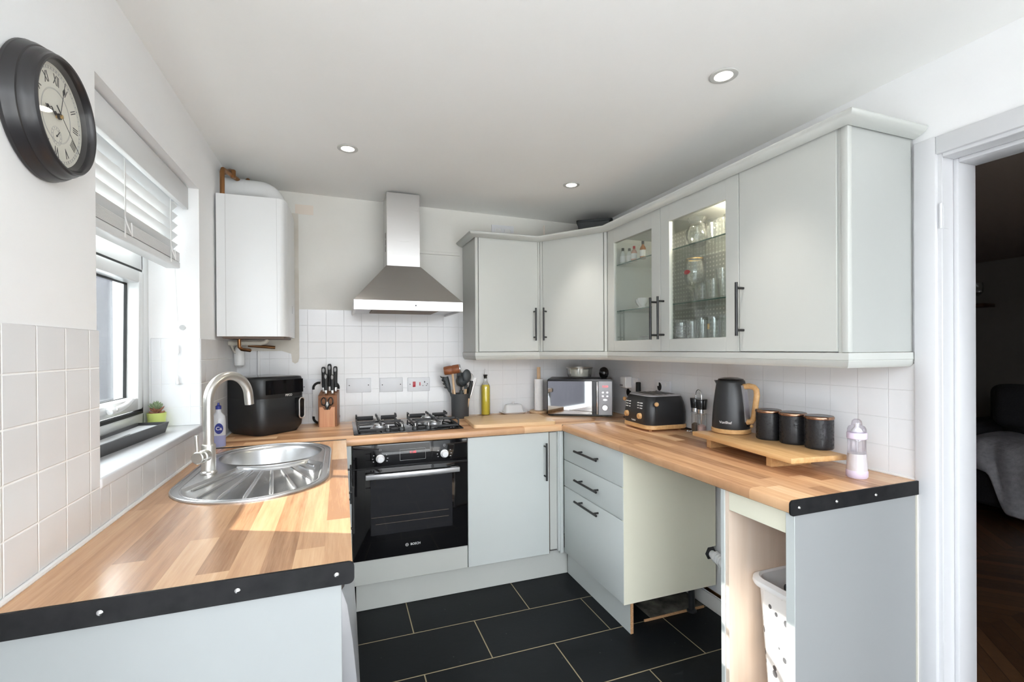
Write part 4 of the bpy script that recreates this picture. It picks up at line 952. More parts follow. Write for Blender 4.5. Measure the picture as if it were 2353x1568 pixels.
MB().lathe([(0, 0.0005), (0.026, 0.0005), (0.028, 0.003), (0.0335, 0.062), (0.0335, 0.064), (0.0315, 0.064), (0.030, 0.052), (0, 0.052)], (px, py, 1.038), 32).build('pot', M['lime'], pt)
MB().lathe([(0.0305, 0.053), (0.02, 0.056), (0, 0.058)], (px, py, 1.038), 20).build('soil', M['soil'], pt)
def leaves(n, r0, z0, L, tilt, mat, name, seed):
    rnd = random.Random(seed); m = MB()
    for k in range(n):
        a = 2*PI*k/n + rnd.uniform(-.25, .25); ti = tilt + rnd.uniform(-.2, .2); l = L*rnd.uniform(.8, 1.15)
        d = Vector((math.cos(a)*math.cos(ti), math.sin(a)*math.cos(ti), math.sin(ti))); p = Vector((px, py, z0)) + Vector((math.cos(a), math.sin(a), 0))*r0
        m.tube([p, p+d*l*.35, p+d*l*.75+Vector((0, 0, .002)), p+d*l+Vector((0, 0, .005))], [0.002, 0.0042, 0.0034, 0.0005], 7)
    m.build(name, mat, pt)
leaves(12, 0.006, 1.096, 0.024, 0.25, M['leaf_red'], 'lower_leaves', 1); leaves(11, 0.004, 1.106, 0.026, 0.5, M['leaf_red'], 'middle_leaves', 2)
leaves(13, 0.003, 1.118, 0.027, 0.6, M['leaf'], 'rosette_leaves', 3); leaves(8, 0.002, 1.124, 0.022, 1.05, M['leaf'], 'crown_leaves', 4)
MB().cyl((px, py, 1.092), (px, py, 1.126), 0.007, 0.005, 10).build('stem', M['leaf_red'], pt)

# ------------------------------------------------------------------ by the tap: soap bottle
t = thing('dish_soap_bottle', 'clear dish soap bottle with blue label behind the tap', 'bottle', (-0.515, 2.50, ZT))
sx_, sy_ = -0.533, 2.50
MB().lathe([(0, 0.0005), (0.026, 0.0005), (0.029, 0.004), (0.029, 0.12), (0.026, 0.145), (0.012, 0.160), (0.011, 0.175), (0, 0.175)], (sx_, sy_, ZT), 28, sx=1, sy=0.75).build('body', M['soap'], t)
MB().lathe([(0.0292, 0.004), (0.0294, 0.055), (0, 0.055)], (sx_, sy_, ZT), 28, sx=1, sy=0.77).build('liquid', M['soap_liquid'], t)
lb = MB().lathe([(0.0, -0.0008), (0.019, -0.0008), (0.019, 0.0008), (0, 0.0008)], n=24, M=frame((sx_+0.006, sy_-0.0225, ZT+0.088), (1, 0, 0), (0, 0, 1)) @ Matrix.Diagonal((0.9, 1.3, 1, 1))).build('label', M['soap_blue'], t)
text_mb('Ca', 0.022, frame((sx_+0.006, sy_-0.0236, ZT+0.088), (1, 0, 0), (0, 0, 1)), bold=True).build('lettering', M['mark'], lb, smooth=0)
MB().lathe([(0, 0.175), (0.012, 0.175), (0.012, 0.190), (0.005, 0.194), (0.004, 0.205), (0, 0.205)], (sx_, sy_, ZT), 18).build('cap', M['soap_blue'], t)

# ------------------------------------------------------------------ air fryer
af = thing('air_fryer', 'large black air fryer with chrome-edged handle in the corner by the sink', 'air fryer', (-0.392, 2.885, ZT), math.radians(44))
h_ = 0.150
def afr(z, s, r=0.06): return (z, rrect(-h_*s, h_*s, -h_*s, h_*s, r*s, 8))
m = MB(); m.stack([afr(0.0015, 0.84), afr(0.012, 0.88), afr(0.035, 0.97), afr(0.06, 0.99), afr(0.19, 1.0), afr(0.192, 0.994), afr(0.195, 0.994), afr(0.197, 1.0), afr(0.290, 0.985), afr(0.300, 0.965), afr(0.303, 0.94)]); m.build('body', M['black_satin'], af, local=True)
m = MB(); m.stack([[Vector(((h_+0.0012)*s*p, -(h_+0.0025)+0.006*abs(p)**4*1.2, z)) for p in [-0.70+1.52*k/10 for k in range(11)]] + [Vector(((h_)*s*p, -h_*0.93, z)) for p in [0.82-1.52*k/10 for k in range(11)]] for z, s in ((0.214, 1.0), (0.288, 0.99))]); m.build('control_panel', M['black_glass'], af, local=True)
m = MB(); m.stack([afr(0.3032, 0.93), afr(0.3055, 0.90), afr(0.308, 0.6)]); m.build('lid', M['black_gloss'], af, local=True)
text_mb('PIFCO', 0.0155, frame((0.030, -h_-0.0006, 0.204), (1, 0, 0), (0, 0, 1)), bold=True).build('lettering', M['mark'], af, local=True, smooth=0)
m = MB(); m.stack([[Vector((x, y, z)) for x, z in rrect(0.062, 0.098, 0.075, 0.188, 0.017, 6)] for y in (-h_-0.040, -h_-0.018)]); m.box(0.068, 0.092, -h_-0.02, -h_+0.01, 0.155, 0.185, 0.004); hd = m.build('handle', M['black_gloss'], af, local=True)
m = MB(); m.tube([Vector((x, -h_-0.041, z)) for x, z in rrect(0.063, 0.097, 0.076, 0.187, 0.0165, 6)], 0.0034, 8, closed=True); m.build('chrome_edge', M['steel'], hd, local=True)

# ------------------------------------------------------------------ knife block
kb = thing('knife_block', 'dark wooden knife block with five black knives and scissors', 'knife block', (-0.068, 2.975, ZT), math.radians(-8))
m = MB(); m.stack([[Vector((-0.052, y, z)) for y, z in ((-0.045, 0.0005), (0.055, 0.0005), (0.055, 0.205), (-0.040, 0.180))], [Vector((0.052, y, z)) for y, z in ((-0.045, 0.0005), (0.055, 0.0005), (0.055, 0.205), (-0.040, 0.180))]]); m.build('body', M['acacia'], kb, local=True, smooth=20)
m = MB(); m.stack([[Vector((x, y, z)) for x, z in ((-0.042, 0.0005), (0.042, 0.0005), (0.042, 0.116), (0.024, 0.116), (0.015, 0.100), (-0.015, 0.100), (-0.024, 0.116), (-0.042, 0.116))] for y in (-0.066, -0.0455)]); m.build('front_pocket', M['acacia_light'], kb, local=True, smooth=20)
for i, (kx, ky, ktop) in enumerate(((-0.032, 0.02, 0.345), (0.0, 0.03, 0.362), (0.034, 0.02, 0.348), (-0.014, -0.015, 0.305), (0.022, -0.015, 0.300))):
    z0 = 0.192 + ky*0.25
    kn = thing('kitchen_knife', ('black-handled kitchen knife at the back left of the knife block', 'tallest black kitchen knife at the back middle of the block', 'black-handled kitchen knife at the back right of the knife block', 'shorter black knife in the front row, left slot of the block', 'shorter black knife in the front row, right slot of the block')[i], 'knife', FR[kb.name] @ Vector((kx, ky, z0+0.001)), math.radians(-8), 'knives in the wooden block')
    hgt = ktop - z0
    m = MB(); m.stack([(hgt*t_, [(sx*w_, sy*0.010 - 0.02*t_*0.0) for sx, sy in ((math.cos(2*PI*q/14), math.sin(2*PI*q/14)) for q in range(14))]) for t_, w_ in ((0.17, 0.010), (0.3, 0.0115), (0.6, 0.0115), (0.85, 0.0125), (0.96, 0.0115), (1.0, 0.006))]); hk = m.build('handle', M['black_matt'], kn, local=True)
    MB().box(-0.006, 0.006, -0.0085, 0.0085, 0.0, hgt*0.18, 0.002, 2).build('bolster', M['steel'], kn, local=True)
    MB().lathe([(0.0075, 0.0), (0.006, 0.0012), (0, 0.0014)], n=14, M=Matrix.Translation((0, -0.0102, hgt*0.86)) @ Matrix.Rotation(PI/2, 4, 'X') @ Matrix.Diagonal((0.9, 1.7, 1, 1))).build('pommel_inlay', M['mark_grey'], hk, local=True)
sc2 = thing('kitchen_scissors', 'black-handled kitchen scissors hanging in the knife block front pocket', 'scissors', FR[kb.name] @ Vector((0, -0.052, 0.10)), math.radians(-8))
for s in (-1, 1):
    m = MB(); m.tube([Vector((s*0.019 + 0.0125*math.cos(2*PI*k/24), -0.006, 0.048 + 0.022*math.sin(2*PI*k/24))) for k in range(24)], 0.0033, 8, closed=True); m.tube([(s*0.012, -0.006, 0.028), (s*0.004, -0.006, 0.012), (0, -0.006, 0.0)], 0.0045, 8); m.build('handle', M['black_gloss'], sc2, local=True)
m = MB(); m.box(-0.007, 0.007, -0.004, 0.0, -0.02, 0.045, 0.001, 1); m.build('blades', M['steel'], sc2, local=True)
bd = thing('chopping_board', 'white chopping board with black corners behind the knife block', 'chopping board', (-0.087, 3.08, ZT))
m = MB(); m.stack([[Vector((x, y, z)) for x, z in rrect(-0.160, -0.012, 0.912, 1.160, 0.035, 6)] for y in (3.072, 3.084)]); m.build('board', M['white_plastic'], bd)
for cx, cz, a0 in ((-0.125, 1.125, PI/2), (-0.047, 1.125, 0), (-0.125, 0.947, PI), (-0.047, 0.947, 1.5*PI)):
    m = MB(); m.tube(arc((cx, 3.078, cz), 0.031, a0-0.25, a0+PI/2+0.25, 10, (1, 0, 0), (0, 0, 1)), 0.0085, 8); m.build('corner_grip', M['rubber'], bd)

# ------------------------------------------------------------------ hob
hb = thing('gas_hob', 'black glass gas hob with iron pan supports over the oven', 'hob', (0.352, 2.795, ZT))
MB().box(0.060, 0.644, 2.562, 3.03, 0.9105, 0.9175, 0.002, 2).build('glass_base', M['black_glass'], hb)
zb = 0.9178
for bx_, by_, r in ((0.20, 2.70, 0.036), (0.20, 2.905, 0.026), (0.505, 2.905, 0.046), (0.505, 2.70, 0.030)):
    m = MB(); m.lathe([(r+0.016, 0), (r+0.014, 0.004), (r, 0.006), (r, 0.016), (r*0.98, 0.018), (0, 0.018)], (bx_, by_, zb), 36); br = m.build('burner', M['silver'], hb)
    MB().lathe([(r*0.82, 0.018), (r*0.86, 0.020), (r*0.84, 0.026), (r*0.4, 0.028), (0, 0.028)], (bx_, by_, zb), 32).build('burner_cap', M['chrome'] if False else M['steel'], br)
    MB().cyl((bx_+r+0.008, by_-0.01, zb), (bx_+r+0.008, by_-0.01, zb+0.022), 0.002, n=8).build('spark_plug', M['white_plastic'], br)
for x0, x1 in ((0.085, 0.315), (0.392, 0.625)):
    m = MB(); y0, y1, zt = 2.605, 3.005, 0.963; b = 0.0045
    for (xa, ya, xb, yb) in ((x0, y0, x1, y0), (x0, y1, x1, y1), (x0, y0, x0, y1), (x1, y0, x1, y1)):
        m.box(min(xa, xb)-b, max(xa, xb)+b, min(ya, yb)-b, max(ya, yb)+b, zb+0.004, zb+0.016, 0.002, 1)
    for xx in (x0, x1):
        for yy in (y0, y1): m.box(xx-b, xx+b, yy-b, yy+b, zb, zb+0.044, 0.002, 1); m.box(xx-b, xx+b, yy-(0.05 if yy > y0 else 0), yy+(0.05 if yy == y0 else 0), zb+0.034, zb+0.044, 0.002, 1)
    xm = (x0+x1)/2; ym = (y0+y1)/2
    m.box(x0, x1, ym-b, ym+b, zb+0.018, zb+0.028, 0.002, 1)
    for yc in (2.70, 2.905):
        for (dx, dy) in ((1, 0), (-1, 0)):
            xa, xb = (xm+0.022*dx, (x1 if dx > 0 else x0)); m.box(min(xa, xb), max(xa, xb), yc-0.005, yc+0.005, zb+0.030, zb+0.044, 0.002, 1)
        ys = (y0 if yc < ym else ym, ym if yc < ym else y1)
        m.box(xm-0.005, xm+0.005, ys[0], yc-0.022, zb+0.030, zb+0.044, 0.002, 1); m.box(xm-0.005, xm+0.005, yc+0.022, ys[1], zb+0.030, zb+0.044, 0.002, 1)
    m.build('pan_support', M['iron'], hb)
for k in range(4):
    x = 0.236 + 0.0715*k
    kn = MB().lathe([(0, 0.020), (0.0135, 0.020), (0.0155, 0.017), (0.017, 0.002), (0.020, 0.0), (0, 0)], (x, 2.588, zb), 28).build('knob', M['black_satin'], hb)
    MB().box(x-0.0022, x+0.0022, 2.575, 2.601, zb+0.0195, zb+0.036, 0.001, 1).build('knob_grip', M['steel'], kn)
m = MB(); m.box(0.575, 0.582, 2.59, 2.594, 0.9175, 0.918); m.box(0.590, 0.597, 2.59, 2.594, 0.9175, 0.918); m.build('marking', M['mark'], hb)

# ------------------------------------------------------------------ back wall plates
def plate(name, label, x0, x1, z0, z1, mat='socket', y=YB-T, group=None):
    t = thing(name, label, 'socket', ((x0+x1)/2, y, (z0+z1)/2), 0, group)
    MB().box(x0, x1, y-0.009, y, z0, z1, 0.003, 2).build('plate', M[mat], t); return t
def screws(t, x0, x1, z, y=YB-T-0.009):
    for x in (x0+0.016, x1-0.016): MB().lathe([(0, 0.0008), (0.003, 0.0006), (0.0035, -0.0005)], n=10, M=frame((x, y, z), (1, 0, 0), (0, 0, 1))).build('screw', M['ink'], t)
t = plate('blanking_plate', 'blank white double plate between the knife block and hob on the tiles', 0.032, 0.178, 1.088, 1.178, group='blank plates over the hob'); screws(t, 0.032, 0.178, 1.134)
t = plate('blanking_plate', 'blank white double plate beside the red cooker switch over the hob', 0.231, 0.376, 1.086, 1.176, group='blank plates over the hob'); screws(t, 0.231, 0.376, 1.132)
t = plate('cooker_switch', 'white cooker control plate with a red rocker and a socket', 0.405, 0.549, 1.083, 1.173); screws(t, 0.405, 0.549, 1.130)
MB().box(0.438, 0.456, YB-T-0.013, YB-T-0.008, 1.112, 1.147, 0.002, 2).build('cooker_rocker', M['red'], t)
MB().box(0.481, 0.488, YB-T-0.011, YB-T-0.008, 1.120, 1.142, 0.001, 1).build('socket_rocker', M['red'], t)
m = MB(); m.box(0.513, 0.518, YB-T-0.0095, YB-T-0.0088, 1.138, 1.148); m.box(0.501, 0.507, YB-T-0.0095, YB-T-0.0088, 1.117, 1.121); m.box(0.524, 0.530, YB-T-0.0095, YB-T-0.0088, 1.117, 1.121); m.build('pin_holes', M['ink'], t)
t = plate('wall_socket', 'white switched wall plate half hidden left of the knife block', -0.226, -0.085, 1.090, 1.180); screws(t, -0.226, -0.07, 1.134)
MB().box(-0.168, -0.156, YB-T-0.012, YB-T-0.008, 1.122, 1.148, 0.001, 1).build('rocker', M['white_plastic'], t)
t = plate('wall_socket', 'white double switched socket on the wall above the cabinet cornice', 0.985, 1.148, 2.125, 2.218, y=YB)
for x in (1.030, 1.098):
    MB().box(x-0.022, x+0.022, YB-0.018, YB-0.008, 2.135, 2.192, 0.006, 2).build('plug_cover', M['white_plastic'], t)
tag(MB().box(-0.253, -0.151, YB-0.002, YB+0.001, 2.178, 2.236).build('bare_plaster_patch', M['plaster_pink']), 'small bare plaster rectangle left unpainted high on the wall by the boiler', 'wall patch')

# ------------------------------------------------------------------ utensil crock
cr = thing('utensil_crock', 'dark grey pot full of kitchen utensils beside the hob', 'utensil pot', (0.728, 2.985, ZT))
ux, uy = 0.728, 2.985
MB().lathe([(0, 0.0005), (0.054, 0.0005), (0.056, 0.004), (0.0585, 0.150), (0.0605, 0.153), (0.0605, 0.158), (0.0565, 0.158), (0.054, 0.15), (0.052, 0.012), (0, 0.012)], (ux, uy, ZT), 40).build('pot', M['crock'], cr)
zr = ZT + 0.014
def U(name, label, base, top):
    t = thing(name, label, 'utensil', (base[0], base[1], zr), 0, 'utensils in the grey pot'); return t, Vector((*base, zr)), Vector(top)
def shaft(t, a, b, f0, f1, r, mat, name='handle'):
    return MB().tube([a.lerp(b, f0), a.lerp(b, f1)], r, 10).build(name, M[mat], t)
t, a, b = U('meat_mallet', 'brown wooden meat mallet rising above the other utensils', (ux-0.026, uy-0.014), (ux-0.060, uy-0.035, 1.225))
shaft(t, a, b, 0, 0.98, 0.0075, 'beech'); ax = Vector((1, -0.25, 0.16)).normalized()
Mm = frame(b, ax.cross(Vector((0, 0, 1))), Vector((0, 0, 1)) - ax*ax.z)
m = MB(); m.lathe([(0, -0.052), (0.023, -0.052), (0.027, -0.046), (0.029, -0.008), (0.027, -0.004), (0.027, 0.004), (0.029, 0.008), (0.028, 0.046), (0, 0.048)], b, 28, M=Matrix.Translation(b) @ ax.to_track_quat('Z', 'Y').to_matrix().to_4x4() @ Matrix.Translation(-b)); hd = m.build('head', M['mallet'], t)
m = MB(); m.lathe([(0.0275, 0.0475), (0.0275, 0.053), (0.024, 0.0555), (0, 0.056)], b, 24, M=Matrix.Translation(b) @ ax.to_track_quat('Z', 'Y').to_matrix().to_4x4() @ Matrix.Translation(-b)); m.build('metal_face', M['silver'], hd)
t, a, b = U('pasta_server', 'grey toothed pasta server leaning out left of the mallet', (ux-0.01, uy+0.01), (ux-0.098, uy+0.005, 1.175))
shaft(t, a, b, 0, 0.75, 0.006, 'silicone')
m = MB(); m.tube([a.lerp(b, .62), a.lerp(b, .8), a.lerp(b, 1.0)], [0.008, 0.018, 0.022], 12, sx=0.45)
for k in range(4): q = a.lerp(b, 0.72+0.09*k); m.tube([q, q+Vector((-0.028, -0.014, 0.004)), q+Vector((-0.034, -0.018, 0.012))], [0.005, 0.004, 0.002], 8)
m.build('head', M['silicone'], t)
t, a, b = U('cooking_ladle', 'grey silicone ladle facing forward in the middle of the pot', (ux-0.002, uy-0.033), (ux+0.000, uy-0.040, 1.150))
shaft(t, a, b, 0, 0.62, 0.009, 'beech', 'wooden_handle')
m = MB(); m.tube([a.lerp(b, .60), a.lerp(b, .74)], [0.010, 0.013], 10); Ml = Matrix.Translation(b) @ Matrix.Rotation(math.radians(52), 4, 'X') @ Matrix.Rotation(math.radians(28), 4, 'Y')
m.lathe([(0, -0.034), (0.02, -0.030), (0.034, -0.016), (0.040, 0.006), (0.038, 0.007), (0.031, -0.013), (0.018, -0.027), (0, -0.031)], n=24, M=Ml); m.build('bowl', M['silicone'], t)
t, a, b = U('serving_spoon', 'tall grey silicone spoon right of the ladle', (ux+0.022, uy-0.006), (ux+0.042, uy-0.012, 1.205))
shaft(t, a, b, 0, 0.55, 0.008, 'beech', 'wooden_handle')
m = MB(); m.tube([a.lerp(b, .52), a.lerp(b, .70)], [0.009, 0.010], 10); m.sphere(b - Vector((0, 0, 0.025)), 0.030, 18, 10, M=Matrix.Translation(b-Vector((0, 0, .025))) @ Matrix.Diagonal((1, 0.38, 1.5, 1)) @ Matrix.Translation(-(b-Vector((0, 0, .025))))); m.build('bowl', M['silicone'], t)
t, a, b = U('slotted_turner', 'grey silicone turner behind the spoon', (ux+0.006, uy+0.02), (ux+0.018, uy+0.03, 1.19))
shaft(t, a, b, 0, 0.55, 0.008, 'beech', 'wooden_handle'); 
m = MB(); m.tube([a.lerp(b, .52), a.lerp(b, .72)], 0.007, 10); m.box(b.x-0.032, b.x+0.032, b.y-0.003, b.y+0.003, b.z-0.07, b.z+0.012, 0.0028, 2); m.build('blade', M['silicone'], t)
t, a, b = U('balloon_whisk', 'wire balloon whisk at the back right of the pot', (ux+0.034, uy+0.022), (ux+0.072, uy+0.022, 1.175))
shaft(t, a, b, 0, 0.72, 0.007, 'black_matt'); d = (b-a).normalized(); q0 = a.lerp(b, .72)
m = MB()
for k in range(5):
    th = PI*k/5; s1 = d.cross(Vector((math.cos(th), math.sin(th), 0.2))).normalized()
    m.tube([q0] + [q0 + d*(0.05+0.045*math.sin(f)) + s1*0.030*math.cos(f)*(1) for f in [PI*(-0.15+1.3*j/12) for j in range(13)]] + [q0], 0.0011, 5)
m.build('wires', M['steel'], t)
t, a, b = U('kitchen_tongs', 'thin steel tongs leaning out right of the pot', (ux+0.02, uy-0.005), (ux+0.102, uy-0.01, 1.165))
for s in (-1, 1): MB().tube([a, a.lerp(b, .6)+Vector((s*0.007, 0, 0)), b+Vector((s*0.004, 0, 0))], [0.003, 0.004, 0.003], 8, sx=0.6).build('arm', M['steel'], t)
t, a, b = U('basting_brush', 'black-handled brush with wooden neck on the right of the pot', (ux+0.03, uy-0.03), (ux+0.068, uy-0.035, 1.150))
shaft(t, a, b, 0, 0.55, 0.007, 'beech', 'wooden_handle'); MB().tube([a.lerp(b, .5), a.lerp(b, .75), b], [0.008, 0.011, 0.013], 10).build('head', M['black_matt'], t)
for k, (dx, dy, tz, lab) in enumerate(((-0.044, 0.012, 1.092, 'leftmost'), (0.028, -0.038, 1.098, 'rightmost'))):
    t, a, b = U('wooden_handle_utensil', f'pale square-ended wooden handle standing {lab} at the pot rim', (ux+dx*0.6, uy+dy*0.6), (ux+dx, uy+dy, tz))
    MB().tube([a, b], 0.0085, 4).build('handle', M['beech'], t)

# ------------------------------------------------------------------ oil bottle, butter dish, paper roll, board
t = thing('oil_bottle', 'tall glass oil bottle with black pourer full of yellow oil', 'bottle', (0.922, 3.055, ZT))
MB().lathe([(0, 0.003), (0.0275, 0.003), (0.029, 0.006), (0.029, 0.186), (0.024, 0.204), (0, 0.206)], (0.922, 3.055, ZT), 32).build('oil', M['oil'], t)
MB().lathe([(0, 0.0005), (0.030, 0.0005), (0.031, 0.004), (0.031, 0.19), (0.028, 0.203), (0.015, 0.222), (0.013, 0.235), (0.013, 0.258), (0.0145, 0.262), (0.010, 0.262)], (0.922, 3.055, ZT), 32).build('glass', M['glassware'], t)
MB().lathe([(0.009, 0.245), (0.010, 0.264), (0.0145, 0.266), (0.0145, 0.271), (0.005, 0.273), (0, 0.273)], (0.922, 3.055, ZT), 20).build('stopper', M['rubber'], t)
MB().tube([(0.922, 3.055, ZT+0.272), (0.922, 3.055, ZT+0.295), (0.919, 3.052, ZT+0.312)], [0.0035, 0.003, 0.0022], 10).build('spout', M['steel'], t)
t = thing('butter_dish', 'white lidded butter dish by the tiles behind the wooden board', 'butter dish', (1.115, 3.035, ZT))
m = MB(); m.stack([(ZT+0.0005, rrect(1.045, 1.185, 2.995, 3.075, 0.02)), (ZT+0.012, rrect(1.026, 1.204, 2.982, 3.088, 0.025)), (ZT+0.016, rrect(1.026, 1.204, 2.982, 3.088, 0.025)), (ZT+0.010, rrect(1.05, 1.18, 3.0, 3.07, 0.02))]); m.build('dish', M['porcelain'], t)
m = MB(); m.stack([(ZT+0.014, rrect(1.047, 1.183, 2.998, 3.072, 0.02)), (ZT+0.055, rrect(1.055, 1.175, 3.003, 3.067, 0.02)), (ZT+0.064, rrect(1.062, 1.168, 3.010, 3.060, 0.016)), (ZT+0.067, rrect(1.075, 1.155, 3.02, 3.05, 0.01))]); ld = m.build('lid', M['porcelain'], t)
MB().lathe([(0.006, 0.066), (0.006, 0.070), (0.011, 0.076), (0.009, 0.082), (0, 0.084)], (1.115, 3.035, ZT), 16).build('knob', M['porcelain'], ld)
t = thing('paper_towel_holder', 'nearly finished paper towel roll on a wooden stand beside the microwave', 'paper towel', (1.294, 3.005, ZT))
MB().lathe([(0, 0.0005), (0.062, 0.0005), (0.066, 0.005), (0.066, 0.014), (0.062, 0.018), (0, 0.018)], (1.294, 3.005, ZT), 40, sy=1).build('base', M['beech'], t)
MB().cyl((1.294, 3.005, ZT+0.018), (1.294, 3.005, ZT+0.318), 0.0125, n=18).build('rod', M['beech'], t)
m = MB(); m.lathe([(0.0135, 0.020), (0.031, 0.020), (0.031, 0.236), (0.0135, 0.236), (0.0135, 0.020)], (1.294, 3.005, ZT), 36); m.tube([(1.265, 2.992, ZT+0.022), (1.2625, 2.995, ZT+0.234)], 0.0025, 6); m.build('roll', M['paper'], t)
t = thing('wooden_board', 'pale wooden chopping board lying flat right of the hob', 'chopping board', (0.955, 2.690, ZT), math.radians(-5))
MB().vbox(-0.245, 0.245, -0.178, 0.178, 0.0008, 0.021, 0.018, 6, None, 0.004).build('slab', M['bamboo_x'], t, local=True)
MB().box(-0.205, -0.165, -0.06, -0.055, 0.0209, 0.0212).build('knife_mark', M['acacia_light'], t, local=True)

# ------------------------------------------------------------------ microwave and what stands on it
mw = thing('microwave', 'silver and black microwave with mirrored door set across the corner', 'microwave', (1.468, 2.735, ZT), math.radians(-30.5))
Wm, Dm, Hm = 0.425, 0.262, 0.245
m = MB(); m.box(-Wm/2, Wm/2, 0.006, Dm, 0.010, Hm, 0.010, 3); m.build('case', M['black_satin'], mw, local=True)
m = MB(); m.stack([[Vector((x, y, z)) for x, z in rrect(-Wm/2, Wm/2, 0.006, Hm, 0.014, 5)] for y in (-0.006, 0.010)]); m.build('front_frame', M['black_gloss'], mw, local=True)
dm = MB().box(-Wm/2+0.004, 0.082, -0.0085, -0.004, 0.014, Hm-0.012, 0.002, 1).build('door', P('mirror_door', (0.42, 0.43, 0.43), 0.03, 1.0), mw, local=True)
MB().box(0.083, 0.106, -0.0085, -0.004, 0.014, Hm-0.012, 0.001, 1).build('door_border', M['black_gloss'], dm, local=True)
m = MB(); m.tube([(0.114, -0.012, 0.020), (0.114, -0.020, 0.05), (0.114, -0.022, 0.125), (0.114, -0.020, 0.20), (0.114, -0.012, 0.228)], 0.006, 12); m.build('handle', M['chrome'], mw, local=True)
cpm = MB().box(0.122, Wm/2-0.004, -0.0085, -0.004, 0.014, Hm-0.012, 0.001, 1).build('control_panel', P('satin_silver', (0.36, 0.36, 0.37), 0.45, 0.5), mw, local=True)
text_mb('12:00', 0.018, frame((0.164, -0.0092, 0.198), (1, 0, 0), (0, 0, 1))).build('digits', M['red_led'], cpm, local=True, smooth=0)
for k in range(5):
    x, z = ((0.150, 0.160), (0.178, 0.160), (0.150, 0.136), (0.178, 0.136), (0.164, 0.112))[k]
    MB().lathe([(0, 0.003), (0.007, 0.003), (0.009, 0.0), (0.009, -0.001)], n=18, M=frame((x, -0.0085, z), (1, 0, 0), (0, 0, 1)) @ Matrix.Diagonal((1.0 if k < 4 else 2.0, 0.75, 1, 1))).build('button', M['chrome'], cpm, local=True)
MB().lathe([(0, 0.014), (0.017, 0.014), (0.019, 0.011), (0.0215, 0.0), (0.0215, -0.001)], n=28, M=frame((0.163, -0.0085, 0.062), (1, 0, 0), (0, 0, 1))).build('dial', M['chrome'], cpm, local=True)
for x in (-0.18, 0.18):
    for y in (0.03, 0.23): MB().cyl((x, y, 0.0005), (x, y, 0.011), 0.012, n=12).build('foot', M['rubber'], mw, local=True)
zt = ZT + Hm + 0.0005
c = FR[mw.name] @ Vector((-0.005, 0.145, 0))
t = thing('glass_bowl', 'cream enamel casserole in a glass dish on the microwave', 'bowl', (c.x, c.y, zt))
MB().lathe([(0, 0.0), (0.070, 0.0), (0.078, 0.004), (0.086, 0.030), (0.089, 0.068), (0.085, 0.068), (0.078, 0.012), (0, 0.008)], (c.x, c.y, zt), 40).build('dish', M['glassware'], t)
MB().lathe([(0, 0.010), (0.070, 0.011), (0.076, 0.02), (0.081, 0.058), (0.079, 0.060), (0, 0.056)], (c.x, c.y, zt), 40).build('filling', M['cream_glaze'], t)
MB().lathe([(0.083, 0.066), (0.091, 0.066), (0.092, 0.070), (0.088, 0.073), (0.083, 0.071), (0.083, 0.066)], (c.x, c.y, zt), 40).build('metal_rim', M['nickel'], t)
c = FR[mw.name] @ Vector((0.158, 0.085, 0))
t = thing('egg_timer', 'shiny black egg shape standing on the right of the microwave', 'ornament', (c.x, c.y, zt))
MB().lathe([(0, 0.0), (0.016, 0.001), (0.026, 0.012), (0.0325, 0.032), (0.031, 0.052), (0.022, 0.068), (0.010, 0.075), (0, 0.0765)], (c.x, c.y, zt), 32).build('shell', M['black_gloss'], t)
MB().lathe([(0.012, 0.0), (0.0185, 0.0), (0.017, 0.004)], (c.x, c.y, zt), 24).build('foot_ring', M['black_satin'], t)

# ------------------------------------------------------------------ right wall sockets and plugs
def rplate(label, y0, y1, z0, z1):
    t = thing('wall_socket', label, 'socket', (XR-T, (y0+y1)/2, (z0+z1)/2)); x = XR-T
    MB().box(x-0.009, x, y0, y1, z0, z1, 0.003, 2).build('plate', M['socket'], t)
    for yy in ((y0*3+y1)/4, (y0+y1*3)/4): MB().box(x-0.012, x-0.008, yy-0.008, yy+0.008, z1-0.035, z1-0.012, 0.002, 1).build('rocker', M['white_plastic'], t)
    return t
rplate('white double socket on the right wall holding the white charger', 2.545, 2.69, 1.075, 1.163)
rplate('white double socket on the right wall behind the toaster', 2.235, 2.38, 1.075, 1.163)
t = thing('plug_in_charger', 'white plug-in charger with a rounded edge above the microwave plug', 'charger', (1.76, 2.645, 1.13))
MB().box(1.735, XR-T-0.0095, 2.605, 2.675, 1.095, 1.172, 0.010, 4).build('body', M['white_plastic'], t)
m = MB()
for k in range(3): m.box(1.7342, 1.7362, 2.668-0.011*k-0.006, 2.668-0.011*k, 1.108, 1.118)
m.build('usb_ports', M['ink'], t)
def plug(label, y, z, mat='rubber'):
    t = thing('power_plug', label, 'plug', (XR-0.02, y, z), 0, 'black mains plugs along the right wall')
    MB().lathe([(0, 0.034), (0.010, 0.034), (0.019, 0.028), (0.022, 0.014), (0.022, 0.0), (0, 0)], n=20, M=frame((XR-T-0.0095, y, z), (0, 1, 0), (0, 0, -1)) @ Matrix.Rotation(PI, 4, 'X') @ Matrix.Diagonal((0.9, 1.15, 1, 1))).build('body', M[mat], t)
    return t
plug('black mains plug under the white charger', 2.655, 1.063)
pg = plug('black mains plug behind the toaster top', 2.330, 1.125)
MB().tube([(1.765, 2.33, 1.102), (1.762, 2.332, 1.05), (1.765, 2.34, 0.99), (1.775, 2.36, 0.925)], 0.0038, 8).build('cord', M['rubber'], pg)
t = thing('power_plug', 'tall black plug end standing up behind the toaster left side', 'plug', (1.76, 2.50, 1.06))
